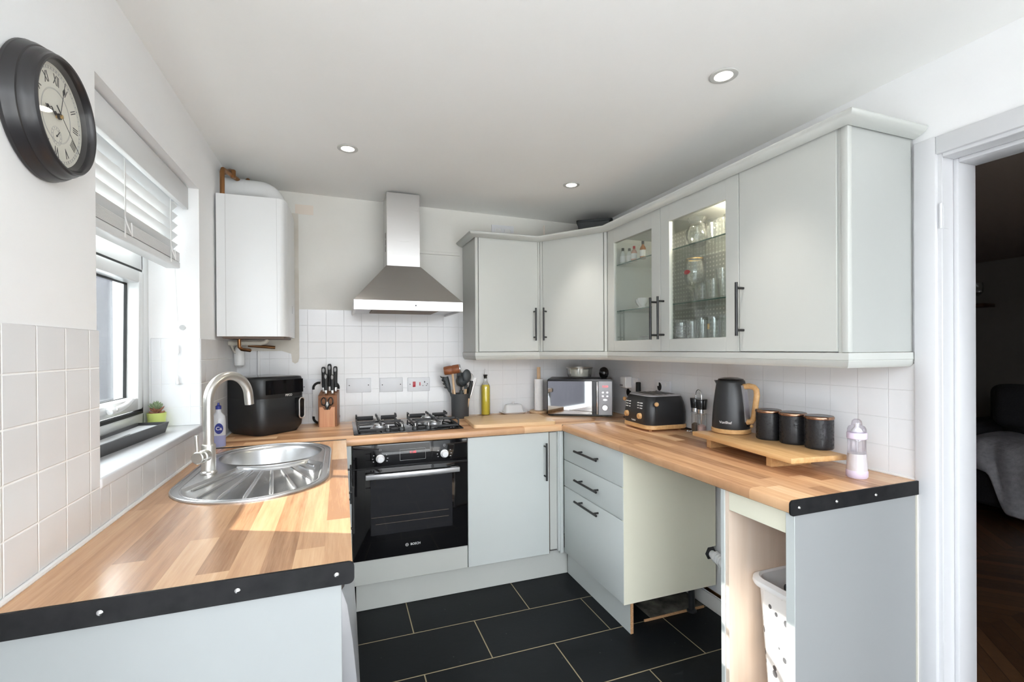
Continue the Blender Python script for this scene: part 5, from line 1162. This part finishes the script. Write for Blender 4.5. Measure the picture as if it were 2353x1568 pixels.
MB().vbox(1.745, 1.772, 2.487, 2.515, 1.05, 1.142, 0.009, 4, None, 0.005).build('body', M['rubber'], t); MB().tube([(1.758, 2.50, 1.05), (1.76, 2.505, 0.98), (1.765, 2.52, 0.915)], 0.004, 8).build('cord', M['rubber'], t)
tag(MB().tube([(1.70, 2.58, 0.9145), (1.735, 2.50, 0.9145), (1.74, 2.42, 0.9145), (1.77, 2.36, 0.9145), (1.785, 2.2, 0.9145), (1.78, 2.0, 0.9145), (1.765, 1.9, 0.9145)], 0.0038, 8).build('mains_cable', M['rubber']), 'black mains cord lying along the wall behind the toaster', 'cord')

# ------------------------------------------------------------------ toaster
ts = thing('toaster', 'black four-slice toaster with wooden base and wooden knobs', 'toaster', (1.652, 2.198, ZT), math.radians(-3))
def tr_(z, sx, sy, r=0.05): return (z, rrect(-sx, sx, -sy, sy, r, 7))
m = MB(); m.stack([tr_(0.034, 0.127, 0.134), tr_(0.05, 0.129, 0.137), tr_(0.10, 0.128, 0.136), tr_(0.15, 0.122, 0.130), tr_(0.178, 0.114, 0.122), tr_(0.185, 0.109, 0.117)]); m.build('body', M['black_satin'], ts, local=True)
m = MB(); m.stack([tr_(0.010, 0.125, 0.132), tr_(0.014, 0.130, 0.138), tr_(0.030, 0.130, 0.138), tr_(0.034, 0.128, 0.136)]); m.build('wooden_base', M['bamboo'], ts, local=True)
m = MB(); m.stack([tr_(0.1852, 0.1095, 0.1175), tr_(0.190, 0.108, 0.116), tr_(0.1935, 0.100, 0.108, 0.045)]); tp_ = m.build('top_plate', M['silver'], ts, local=True)
for x in (-0.055, -0.018, 0.02, 0.057): MB().box(x-0.011, x+0.011, -0.09, 0.09, 0.1925, 0.1940).build('slot', M['rubber'], tp_, local=True)
for y in (0.072, -0.058):
    MB().lathe([(0, 0.016), (0.013, 0.016), (0.0155, 0.013), (0.0165, 0.0), (0, 0)], n=24, M=frame((-0.1265, y, 0.078), (0, -1, 0), (0, 0, 1))).build('dial_knob', M['bamboo'], ts, local=True)
    m = MB()
    for r_ in range(3):
        for q, (o, l) in enumerate(((0.0, 0.020), (0.028, 0.009))):
            yy = y + (0.005 if y > 0 else -0.005) - (o if y > 0 else -o); m.box(-0.1295+0.0005*0, -0.120, yy-l/2, yy+l/2, 0.118+0.014*r_, 0.1225+0.014*r_)
    m.build('button_row', M['mark'], ts, local=True)
text_mb('VonShef', 0.0125, frame((-0.1292, 0.008, 0.049), (0, -1, 0), (0, 0, 1)), bold=True).build('lettering', M['mark'], ts, local=True, smooth=0)
for y, lab in ((-0.137, 0), (0.137, 1)):
    sg = -1 if y < 0 else 1
    MB().box(-0.084, -0.075, y-0.001, y+0.001+0*sg, 0.062, 0.165).build('lever_slot', M['ink'], ts, local=True)
    lv = MB().cyl((-0.0795, y-0.0*sg, 0.150), (-0.0795, y+0.018*sg, 0.150), 0.005, n=10).build('lever', M['black_satin'], ts, local=True)
    MB().sphere((-0.094, y+0.022*sg, 0.150), 0.0115, 18, 10).build('lever_knob', M['bamboo'], lv, local=True)
for x in (-0.09, 0.09):
    for y in (-0.095, 0.095): MB().cyl((x, y, 0.0005), (x, y, 0.011), 0.009, n=12).build('foot', M['bamboo'], ts, local=True)

# ------------------------------------------------------------------ mills on their rack
rk = thing('mill_rack', 'wire rack with an arched handle holding two mills by the kettle', 'rack', (1.735, 1.945, ZT), math.radians(-14))
m = MB(); m.tube([(0, 0.0, 0.006), (0, 0.0, 0.19)] + arc((0, 0, 0.19), 0.030, PI, 0, 14, (0, -1, 0), (0, 0, 1)), 0.0022, 8) if False else m.tube([(0.0, 0.030, 0.006), (0.0, 0.030, 0.195)] + [(0.0, 0.030*math.cos(a), 0.195+0.034*math.sin(a)) for a in [PI*k/14 for k in range(1, 14)]] + [(0.0, -0.030, 0.195), (0.0, -0.030, 0.006)], 0.0022, 8); m.build('handle', M['chrome'], rk, local=True)
for cy in (0.031, -0.031):
    m = MB(); m.tube([(0.026*math.cos(2*PI*k/28), cy+0.026*math.sin(2*PI*k/28), 0.108) for k in range(28)], 0.0018, 6, closed=True); m.tube([(0.026*math.cos(2*PI*k/28), cy+0.026*math.sin(2*PI*k/28), 0.008) for k in range(28)], 0.0018, 6, closed=True); m.build('ring', M['chrome'], rk, local=True)
for x, y in ((-0.034, 0.055), (-0.034, -0.055), (0.034, 0.055), (0.034, -0.055)):
    m = MB(); m.tube([(0, y*0.6, 0.008), (x, y, 0.006)], 0.002, 8); m.sphere((x, y, 0.0065), 0.006, 14, 8); m.build('foot', M['chrome'], rk, local=True)
for cy, mt, lab in ((0.031, 'pepper', 'glass pepper mill with black top left on the wire rack'), (-0.031, 'salt', 'glass mill of pink salt with black top behind the kettle')):
    p = FR[rk.name] @ Vector((0, cy, 0))
    t = thing('spice_mill', lab, 'mill', (p.x, p.y, ZT+0.009))
    MB().lathe([(0, 0.0), (0.0205, 0.0), (0.0215, 0.003), (0.0215, 0.104), (0.0, 0.105)], n=28).build('glass', M['glassware'], t, local=True)
    MB().lathe([(0, 0.002), (0.0200, 0.002), (0.0200, 0.036), (0.012, 0.044), (0, 0.046)], n=24).build('filling', M[mt], t, local=True)
    MB().lathe([(0.0222, 0.104), (0.0222, 0.123), (0, 0.123)], n=28).build('collar', M['chrome'], t, local=True)
    MB().lathe([(0.0235, 0.123), (0.028, 0.172), (0.0265, 0.1745), (0, 0.1745)], n=28).build('grinder_top', M['black_gloss'], t, local=True)

# ------------------------------------------------------------------ bamboo riser with kettle and canisters
rs = thing('bamboo_riser', 'low bamboo counter shelf carrying the kettle and canisters', 'shelf', (1.592, 1.44, ZT), math.radians(-6.5))
MB().box(-0.118, 0.118, -0.278, 0.278, 0.045, 0.064, 0.002, 2).build('top', M['bamboo'], rs, local=True)
for y in (0.215, -0.135): MB().box(-0.080, 0.100, y-0.013, y+0.013, 0.0008, 0.045, 0.001, 1).build('leg', M['bamboo'], rs, local=True)
zs = ZT + 0.0645
kt = thing('electric_kettle', 'tall black electric kettle with wooden handle on the bamboo shelf', 'kettle', (1.655, 1.652, zs), math.radians(-78))
# local +x = handle side
MB().lathe([(0, 0.0), (0.074, 0.0), (0.0815, 0.002), (0.0825, 0.006), (0.0825, 0.018), (0.080, 0.0205), (0, 0.0205)], n=48).build('wooden_base', M['bamboo'], kt, local=True)
MB().lathe([(0, 0.021), (0.0785, 0.021), (0.0795, 0.026), (0.0785, 0.055), (0.074, 0.115), (0.066, 0.180), (0.0595, 0.224), (0.0575, 0.232), (0.055, 0.234), (0, 0.236)], n=56).build('body', M['black_satin'], kt, local=True)
m = MB(); m.lathe([(0.0545, 0.234), (0.052, 0.240), (0.030, 0.246), (0, 0.248)], n=40); m.build('lid', M['black_gloss'], kt, local=True)
m = MB(); m.stack([[Vector((-0.052, s*0.020, 0.228)) if False else Vector((x, y, z)) for x, y, z in ((-0.056, 0.026, z0), (-0.056-d_, 0.004, z0), (-0.056-d_, -0.004, z0), (-0.056, -0.026, z0))] for z0, d_ in ((0.19, 0.004), (0.215, 0.016), (0.230, 0.026))]); m.build('spout', M['black_satin'], kt, local=True)
hp = [(0.050, 0.206), (0.088, 0.212), (0.108, 0.209), (0.119, 0.197), (0.121, 0.175), (0.114, 0.12), (0.107, 0.075), (0.098, 0.060), (0.080, 0.054), (0.066, 0.056)]
m = MB(); m.tube([(x, 0, z) for x, z in hp], 0.0125, 14, sx=0.85); m.build('handle', M['bamboo'], kt, local=True)
m = MB(); m.stack([[Vector((x, y, z)) for x, z in ((0.052, 0.214), (0.068, 0.214), (0.081, 0.062), (0.075, 0.048), (0.066, 0.05))] for y in (-0.016, 0.016)]); gp = m.build('handle_bracket', M['silver'], kt, local=True)
m = MB(); m.stack([[Vector((0.0815-0.0088*((z-0.07)/0.1), y, z)) for y, z in rrect(-0.0085, 0.0085, 0.078, 0.186, 0.008, 5)], [Vector((0.0775-0.0088*((z-0.07)/0.1), y, z)) for y, z in rrect(-0.0085, 0.0085, 0.078, 0.186, 0.008, 5)]]); m.build('water_gauge', M['lilac_clear'], gp, local=True)
sw = MB().box(0.072, 0.094, -0.006, 0.006, 0.034, 0.041, 0.002, 1).build('switch', M['black_gloss'], kt, local=True); MB().sphere((0.097, 0, 0.0375), 0.0075, 16, 8).build('switch_knob', M['bamboo'], sw, local=True)
a_ = math.radians(-73)
text_mb('VonShef', 0.0155, Matrix.Rotation(a_, 4, 'Z') @ frame((0.0794, 0, 0.051), (0, 1, 0), (0, 0, 1)), bold=True).build('lettering', M['mark'], kt, local=True, smooth=0)
for k, (y, lab) in enumerate(((1.468, 'black speckled canister with copper rim nearest the kettle'), (1.368, 'black speckled canister with copper rim in the middle of three'), (1.262, 'black speckled canister with copper rim nearest the baby bottle'))):
    x = 1.682 - 0.01*(k == 0) + 0.004*k
    cn = thing('storage_canister', lab, 'canister', (x, y, zs), 0, 'black canisters on the bamboo shelf') if k == 0 else None
    if k == 0:
        cn0 = cn
        MB().lathe([(0, 0.0), (0.044, 0.0), (0.047, 0.004), (0.0475, 0.010), (0.0475, 0.112), (0, 0.112)], n=44).build('body', M['speck'], cn, local=True)
        lid = MB().lathe([(0.0480, 0.112), (0.0485, 0.116), (0.0470, 0.1205), (0.045, 0.122), (0, 0.122)], n=44).build('lid', M['black_gloss'], cn, local=True)
        MB().lathe([(0.0484, 0.1115), (0.0496, 0.114), (0.0490, 0.120), (0.0470, 0.1222), (0.0462, 0.1216)], n=44).build('copper_rim', M['copper_lid'], lid, local=True)
    else: dup(cn0, (x, y, zs), 0.4*k, lab)

# ------------------------------------------------------------------ baby bottle
t = thing('baby_bottle', 'lilac and white baby bottle half full of milk at the worktop end', 'bottle', (1.650, 1.098, ZT))
MB().lathe([(0, 0.0005), (0.0285, 0.0005), (0.0315, 0.006), (0.0320, 0.022), (0.0305, 0.026), (0, 0.026)], n=36).build('base_cap', M['lilac'], t, local=True)
MB().lathe([(0.0300, 0.026), (0.0285, 0.055), (0.0262, 0.082), (0, 0.082)], n=36).build('milk', M['milk'], t, local=True)
MB().lathe([(0.0308, 0.026), (0.0292, 0.055), (0.0270, 0.085), (0.0262, 0.105), (0.0268, 0.132), (0.0255, 0.135)], n=36).build('clear_body', M['lilac_clear'], t, local=True)
MB().lathe([(0.0268, 0.132), (0.0290, 0.134), (0.0290, 0.152), (0.0275, 0.154), (0.020, 0.156), (0, 0.156)], n=36).build('collar', M['lilac'], t, local=True)
MB().lathe([(0.0275, 0.154), (0.0270, 0.166), (0.0235, 0.174), (0.0158, 0.178), (0.0155, 0.184), (0.0140, 0.193), (0.008, 0.199), (0, 0.2)], n=32).build('cap', M['lilac_clear'], t, local=True)
MB().lathe([(0.018, 0.156), (0.012, 0.166), (0.007, 0.172), (0.0065, 0.182), (0, 0.186)], n=24).build('teat', M['white_plastic'], t, local=True)
# ------------------------------------------------------------------ inside the glazed unit
zA1, zA2, zA0 = 1.844+0.0003, 1.574+0.0003, D0+0.0555
zB1, zB2, zB0 = 1.838+0.0003, 1.571+0.0003, D0+0.0555
def mini(label, x, y, col, cap, hgt=0.092):
    t = thing('miniature_bottle', label, 'bottle', (x, y, zA1), 0, 'miniature bottles on the top glass shelf')
    MB().lathe([(0, 0), (0.0155, 0), (0.0165, 0.003), (0.0165, hgt*.58), (0.013, hgt*.68), (0.006, hgt*.78), (0.006, hgt*.84), (0, hgt*.84)], n=22).build('glass', col, t, local=True)
    MB().lathe([(0.0075, hgt*.82), (0.0075, hgt), (0, hgt)], n=16).build('cap', cap, t, local=True)
    MB().lathe([(0.0168, hgt*.14), (0.0168, hgt*.50)], n=22).build('label', M['mark'], t, local=True)
amber = P('amber_spirit', (0.35, 0.13, 0.03), 0.08); clear = P('clear_spirit', (0.62, 0.64, 0.62), 0.08); pinkb = P('pink_spirit', (0.62, 0.36, 0.28), 0.08)
mini('miniature bottle with cream label and black cap, nearest the left end', 1.552, 2.352, clear, M['rubber'], 0.096); mini('clear miniature bottle with dark cap second along the top shelf', 1.56, 2.298, clear, M['ink'], 0.084)
mini('pink miniature bottle with red cap on the top shelf', 1.55, 2.238, pinkb, M['red'], 0.084); mini('tall amber miniature bottle with black cap on the top shelf', 1.56, 2.170, amber, M['rubber'], 0.098)
for k, (x, y, lab) in enumerate(((1.59, 2.235, 'white egg cup behind the other in the left glass cupboard'), (1.555, 2.165, 'white egg cup in front nearest the door handles'))):
    t = thing('egg_cup', lab, 'egg cup', (x, y, zA2), 0, 'white egg cups')
    MB().lathe([(0, 0), (0.019, 0), (0.020, 0.004), (0.012, 0.012), (0.014, 0.018), (0.026, 0.034), (0.030, 0.055), (0.0285, 0.0555), (0.024, 0.036), (0, 0.022)], n=28).build('cup', M['porcelain'], t, local=True)
for k in range(4):
    t = tag(MB().lathe([(0, 0), (0.05, 0), (0.055, 0.003), (0.105, 0.008), (0.106, 0.0095), (0.055, 0.0055), (0, 0.004)], (1.65, 2.16, zA0+0.0005+0.0062*k), 40).build('dinner_plate', M['porcelain']), ('white plate at the bottom of the stack in the left glass cupboard', 'white plate second from the bottom of the cupboard stack', 'white plate third from the bottom of the cupboard stack', 'white plate on top of the stack in the left glass cupboard')[k], 'plate', 'plates in the left glass cupboard')
def glass(label, x, y, z, r, hgt, flute=False, group='glasses in the right glass cupboard', flare=1.08):
    pr = [(0, 0), (r*.92, 0), (r*.97, 0.004), (r*flare, hgt), (r*flare-0.002, hgt), (r*.90, 0.010), (0, 0.008)]
    m = MB(); m.lathe(pr, (x, y, z), 26); o = m.build('drinking_glass', M['glassware']); tag(o, label, 'glass', group); 
    if flute:
        m = MB()
        for k in range(12): a = 2*PI*k/12; m.tube([(x+math.cos(a)*r*.97, y+math.sin(a)*r*.97, z+0.01), (x+math.cos(a)*r*(0.97+(flare-0.97)*.8), y+math.sin(a)*r*(0.97+(flare-0.97)*.8), z+hgt*.8)], 0.0014, 5)
        f = m.build('fluting', M['glassware'], o)
    return o
# top shelf
t = thing('glass_decanter', 'round-bellied clear glass vase on the top shelf of the right cupboard', 'vase', (1.60, 1.80, zB1))
MB().lathe([(0, 0), (0.03, 0), (0.045, 0.012), (0.055, 0.045), (0.05, 0.075), (0.035, 0.095), (0.034, 0.115), (0.044, 0.135), (0.0425, 0.135), (0.032, 0.112), (0.047, 0.075), (0.051, 0.045), (0.04, 0.014), (0, 0.006)], n=32).build('body', M['glassware'], t, local=True)
glass('fluted whisky tumbler beside the round vase on the top shelf', 1.60, 1.675, zB1, 0.038, 0.095, True); glass('fluted whisky tumbler under the cupboard light on the top shelf', 1.60, 1.575, zB1, 0.038, 0.095, True); glass('fluted tumbler at the back of the top shelf', 1.70, 1.66, zB1, 0.036, 0.092, True)
# goblet
t = thing('beer_goblet', 'large stemmed beer goblet with gold rim and red badge on the middle shelf', 'glass', (1.60, 1.815, zB2))
MB().lathe([(0, 0), (0.033, 0), (0.034, 0.003), (0.010, 0.010), (0.009, 0.045), (0.014, 0.055), (0.038, 0.085), (0.050, 0.125), (0.047, 0.175), (0.040, 0.212), (0.0385, 0.212), (0.0455, 0.175), (0.0485, 0.125), (0.036, 0.087), (0, 0.062)], n=36).build('bowl', M['glassware'], t, local=True)
MB().lathe([(0.0402, 0.207), (0.0404, 0.212), (0.0384, 0.2122)], n=36).build('gold_rim', M['brass'], t, local=True)
m = MB(); m.stack([[Vector((-0.0497*math.cos(b_)-0.0003*q, 0.0497*math.sin(b_), 0.145+0.011*s_)) for b_, s_ in [(0.42*math.cos(2*PI*j/20), math.sin(2*PI*j/20)) for j in range(20)]] for q in (0, 1)]); m.build('badge', M['red'], t, local=True)
for i, (x, y, r, hh, lab) in enumerate(((1.57, 1.735, 0.031, 0.080, 'short tumbler beside the gold-rimmed goblet'), (1.57, 1.665, 0.031, 0.085, 'short tumbler in the middle of the centre shelf'), (1.57, 1.595, 0.031, 0.085, 'short tumbler at the door-frame end of the centre shelf'), (1.66, 1.70, 0.029, 0.150, 'tall glass behind the short tumblers on the centre shelf'), (1.66, 1.61, 0.029, 0.155, 'tall glass in the back corner of the centre shelf'), (1.72, 1.82, 0.029, 0.12, 'tall glass behind the goblet'))): glass(lab, x, y, zB2, r, hh)
for i, (x, y, r, hh, lab) in enumerate(((1.565, 1.868, 0.032, 0.088, 'dark-banded tumbler at the hinge end of the cupboard floor'), (1.565, 1.795, 0.030, 0.090, 'tumbler second from the hinge end on the cupboard floor'), (1.565, 1.725, 0.030, 0.094, 'tumbler in the middle of the cupboard floor'), (1.565, 1.655, 0.031, 0.098, 'tumbler with a gold crest on the cupboard floor'), (1.565, 1.585, 0.031, 0.100, 'tumbler below the light end of the cupboard floor'), (1.565, 1.518, 0.030, 0.104, 'tumbler nearest the tall grey door on the cupboard floor'), (1.65, 1.83, 0.030, 0.11, 'taller glass in the back row at the hinge end'), (1.65, 1.75, 0.030, 0.11, 'taller glass in the middle of the back row'), (1.65, 1.67, 0.030, 0.115, 'taller glass third along the back row'), (1.65, 1.59, 0.030, 0.115, 'taller glass at the light end of the back row'))):
    o = glass(lab, x, y, zB0, r, hh, i in (2, 4))
    if i == 0:
        m = MB()
        for zz in (0.02, 0.035, 0.05, 0.065): m.lathe([(r*1.03, zz), (r*1.04, zz+0.0025)], (x, y, zB0), 26)
        m.build('dark_bands', M['mark_grey'], o)
    if i == 3: MB().box(x-r-0.0035, x-r-0.0005, y-0.006, y+0.006, zB0+0.045, zB0+0.07, 0.001, 1).build('gold_crest', M['brass'], o)
# on top of the wall units
t = thing('storage_crate', 'dark plastic crate lying on top of the corner wall unit', 'crate', (1.665, 2.86, D1), math.radians(-35))
m = MB(); m.stack([(0.001, rrect(-0.095, 0.095, -0.07, 0.07, 0.02)), (0.165, rrect(-0.115, 0.115, -0.088, 0.088, 0.02)), (0.165, rrect(-0.108, 0.108, -0.081, 0.081, 0.02)), (0.01, rrect(-0.088, 0.088, -0.064, 0.064, 0.02))]); m.build('body', M['silicone'], t, local=True)
m = MB(); m.stack([(0.163, rrect(-0.122, 0.122, -0.095, 0.095, 0.022)), (0.178, rrect(-0.122, 0.122, -0.095, 0.095, 0.022)), (0.178, rrect(-0.110, 0.110, -0.083, 0.083, 0.02)), (0.163, rrect(-0.110, 0.110, -0.083, 0.083, 0.02))], closed=True); m.build('rim', M['silicone'], t, local=True)
tag(MB().lathe([(0, 0.0), (0.012, 0.0), (0.010, 0.05), (0.004, 0.158), (0, 0.16)], (1.33, 2.98, D1+0.0005), 12).build('cork_stopper', M['plaster_pink']), 'small pink tip showing above the cornice left of the crate', 'stopper')

# ------------------------------------------------------------------ lounge beyond the doorway
struct(MB().box(1.93, 7.0, -1.6, 3.5, -0.1, 0.0).build('floor_lounge', M['chevron'])).name = 'floor_lounge'
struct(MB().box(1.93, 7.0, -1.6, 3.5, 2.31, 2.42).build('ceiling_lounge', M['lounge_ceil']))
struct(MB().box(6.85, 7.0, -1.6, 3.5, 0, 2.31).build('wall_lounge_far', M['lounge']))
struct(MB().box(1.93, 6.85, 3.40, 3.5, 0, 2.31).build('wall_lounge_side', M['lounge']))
m = MB(); m.box(1.93, 3.2, -1.6, -1.5, 0, 2.31); m.box(4.2, 6.85, -1.6, -1.5, 0, 2.31); m.box(3.2, 4.2, -1.6, -1.5, 0, 1.0); m.box(3.2, 4.2, -1.6, -1.5, 1.75, 2.31)  # unseen window gap added here to brighten the lounge
struct(m.build('wall_lounge_rear', M['lounge']))
sf = thing('sofa', 'dark charcoal sofa seen through the lounge doorway', 'sofa', (5.3, 1.6, 0))
MB().box(4.90, 5.95, -0.1, 2.62, 0.06, 0.40, 0.05, 4).build('base', M['sofa'], sf)
for y0, y1 in ((1.30, 2.42), (0.15, 1.28)):
    MB().box(4.86, 5.6, y0, y1, 0.38, 0.56, 0.06, 5).build('seat_cushion', M['sofa'], sf)
    MB().box(5.45, 5.80, y0, y1, 0.52, 0.96, 0.09, 5).build('back_cushion', M['sofa'], sf)
MB().box(5.72, 6.0, -0.1, 2.62, 0.1, 1.0, 0.08, 5).build('backrest', M['sofa'], sf)
for y0, y1 in ((2.40, 2.66), (-0.12, 0.14)): MB().box(4.86, 5.95, y0, y1, 0.06, 0.70, 0.08, 5).build('armrest', M['sofa'], sf)
tag(MB().box(5.12, 5.30, 1.93, 2.33, 0.68, 1.04, 0.085, 5, M=Matrix.Translation((5.21, 2.1, .85)) @ Matrix.Rotation(0.16, 4, 'Y') @ Matrix.Translation((-5.21, -2.1, -.85))).build('scatter_cushion', M['sofa']), 'dark scatter cushion leaning on the near end of the sofa', 'cushion')
# fleece throw: follows the seat front then hangs to a rounded corner
m = MB(); bm = m.bm; prof = [(5.41, 0.602), (5.2, 0.602), (5.0, 0.600), (4.87, 0.588), (4.805, 0.535), (4.79, 0.42), (4.782, 0.28), (4.776, 0.15), (4.77, 0.05)]
cols = []
ny = 30
for j in range(ny+1):
    y = 1.55 + (2.36-1.55)*j/ny; t_ = (y-2.02)/0.36
    drop = 1.0 if y < 2.06 else max(0.28, 1.0 - ((y-2.06)/0.14)**1.5) if y < 2.2 else 0.28
    col_ = []
    for i, (x, z) in enumerate(prof):
        zz = z if z > 0.5 else 0.5 - (0.5 - z)*drop
        xx = x + 0.014*math.sin(y*34+i*0.7) - 0.012*math.cos(y*17+i)
        col_.append(bm.verts.new((xx, y, max(zz + 0.008*math.sin(y*26+x*9), 0.03))))
    cols.append(col_)
for a, b in zip(cols, cols[1:]):
    for i in range(len(prof)-1): bm.faces.new((a[i], a[i+1], b[i+1], b[i]))
th = m.build('fleece_throw', M['throw'], smooth=180)
md = th.modifiers.new('t', 'SOLIDIFY'); md.thickness = 0.02; md.offset = 1
md = th.modifiers.new('s', 'SUBSURF'); md.levels = 1; md.render_levels = 1
tag(th, 'soft grey fleece throw draped over the sofa seat to the floor', 'throw')
sh = tag(MB().box(6.62, 6.849, 3.06, 3.39, 1.79, 1.83, 0.003, 2).build('floating_shelf', M['shelf_wood']), 'dark wooden floating shelf on the far lounge wall', 'shelf')
tag(MB().lathe([(0, 0), (0.035, 0), (0.036, 0.004), (0.006, 0.01), (0.006, 0.09), (0.045, 0.13), (0.05, 0.19), (0.042, 0.24), (0.041, 0.24), (0.047, 0.19), (0.042, 0.132), (0, 0.1)], (6.74, 3.16, 1.8305), 24).build('wine_glass', M['glassware']), 'stemmed glass standing on the dark floating shelf in the lounge', 'glass')
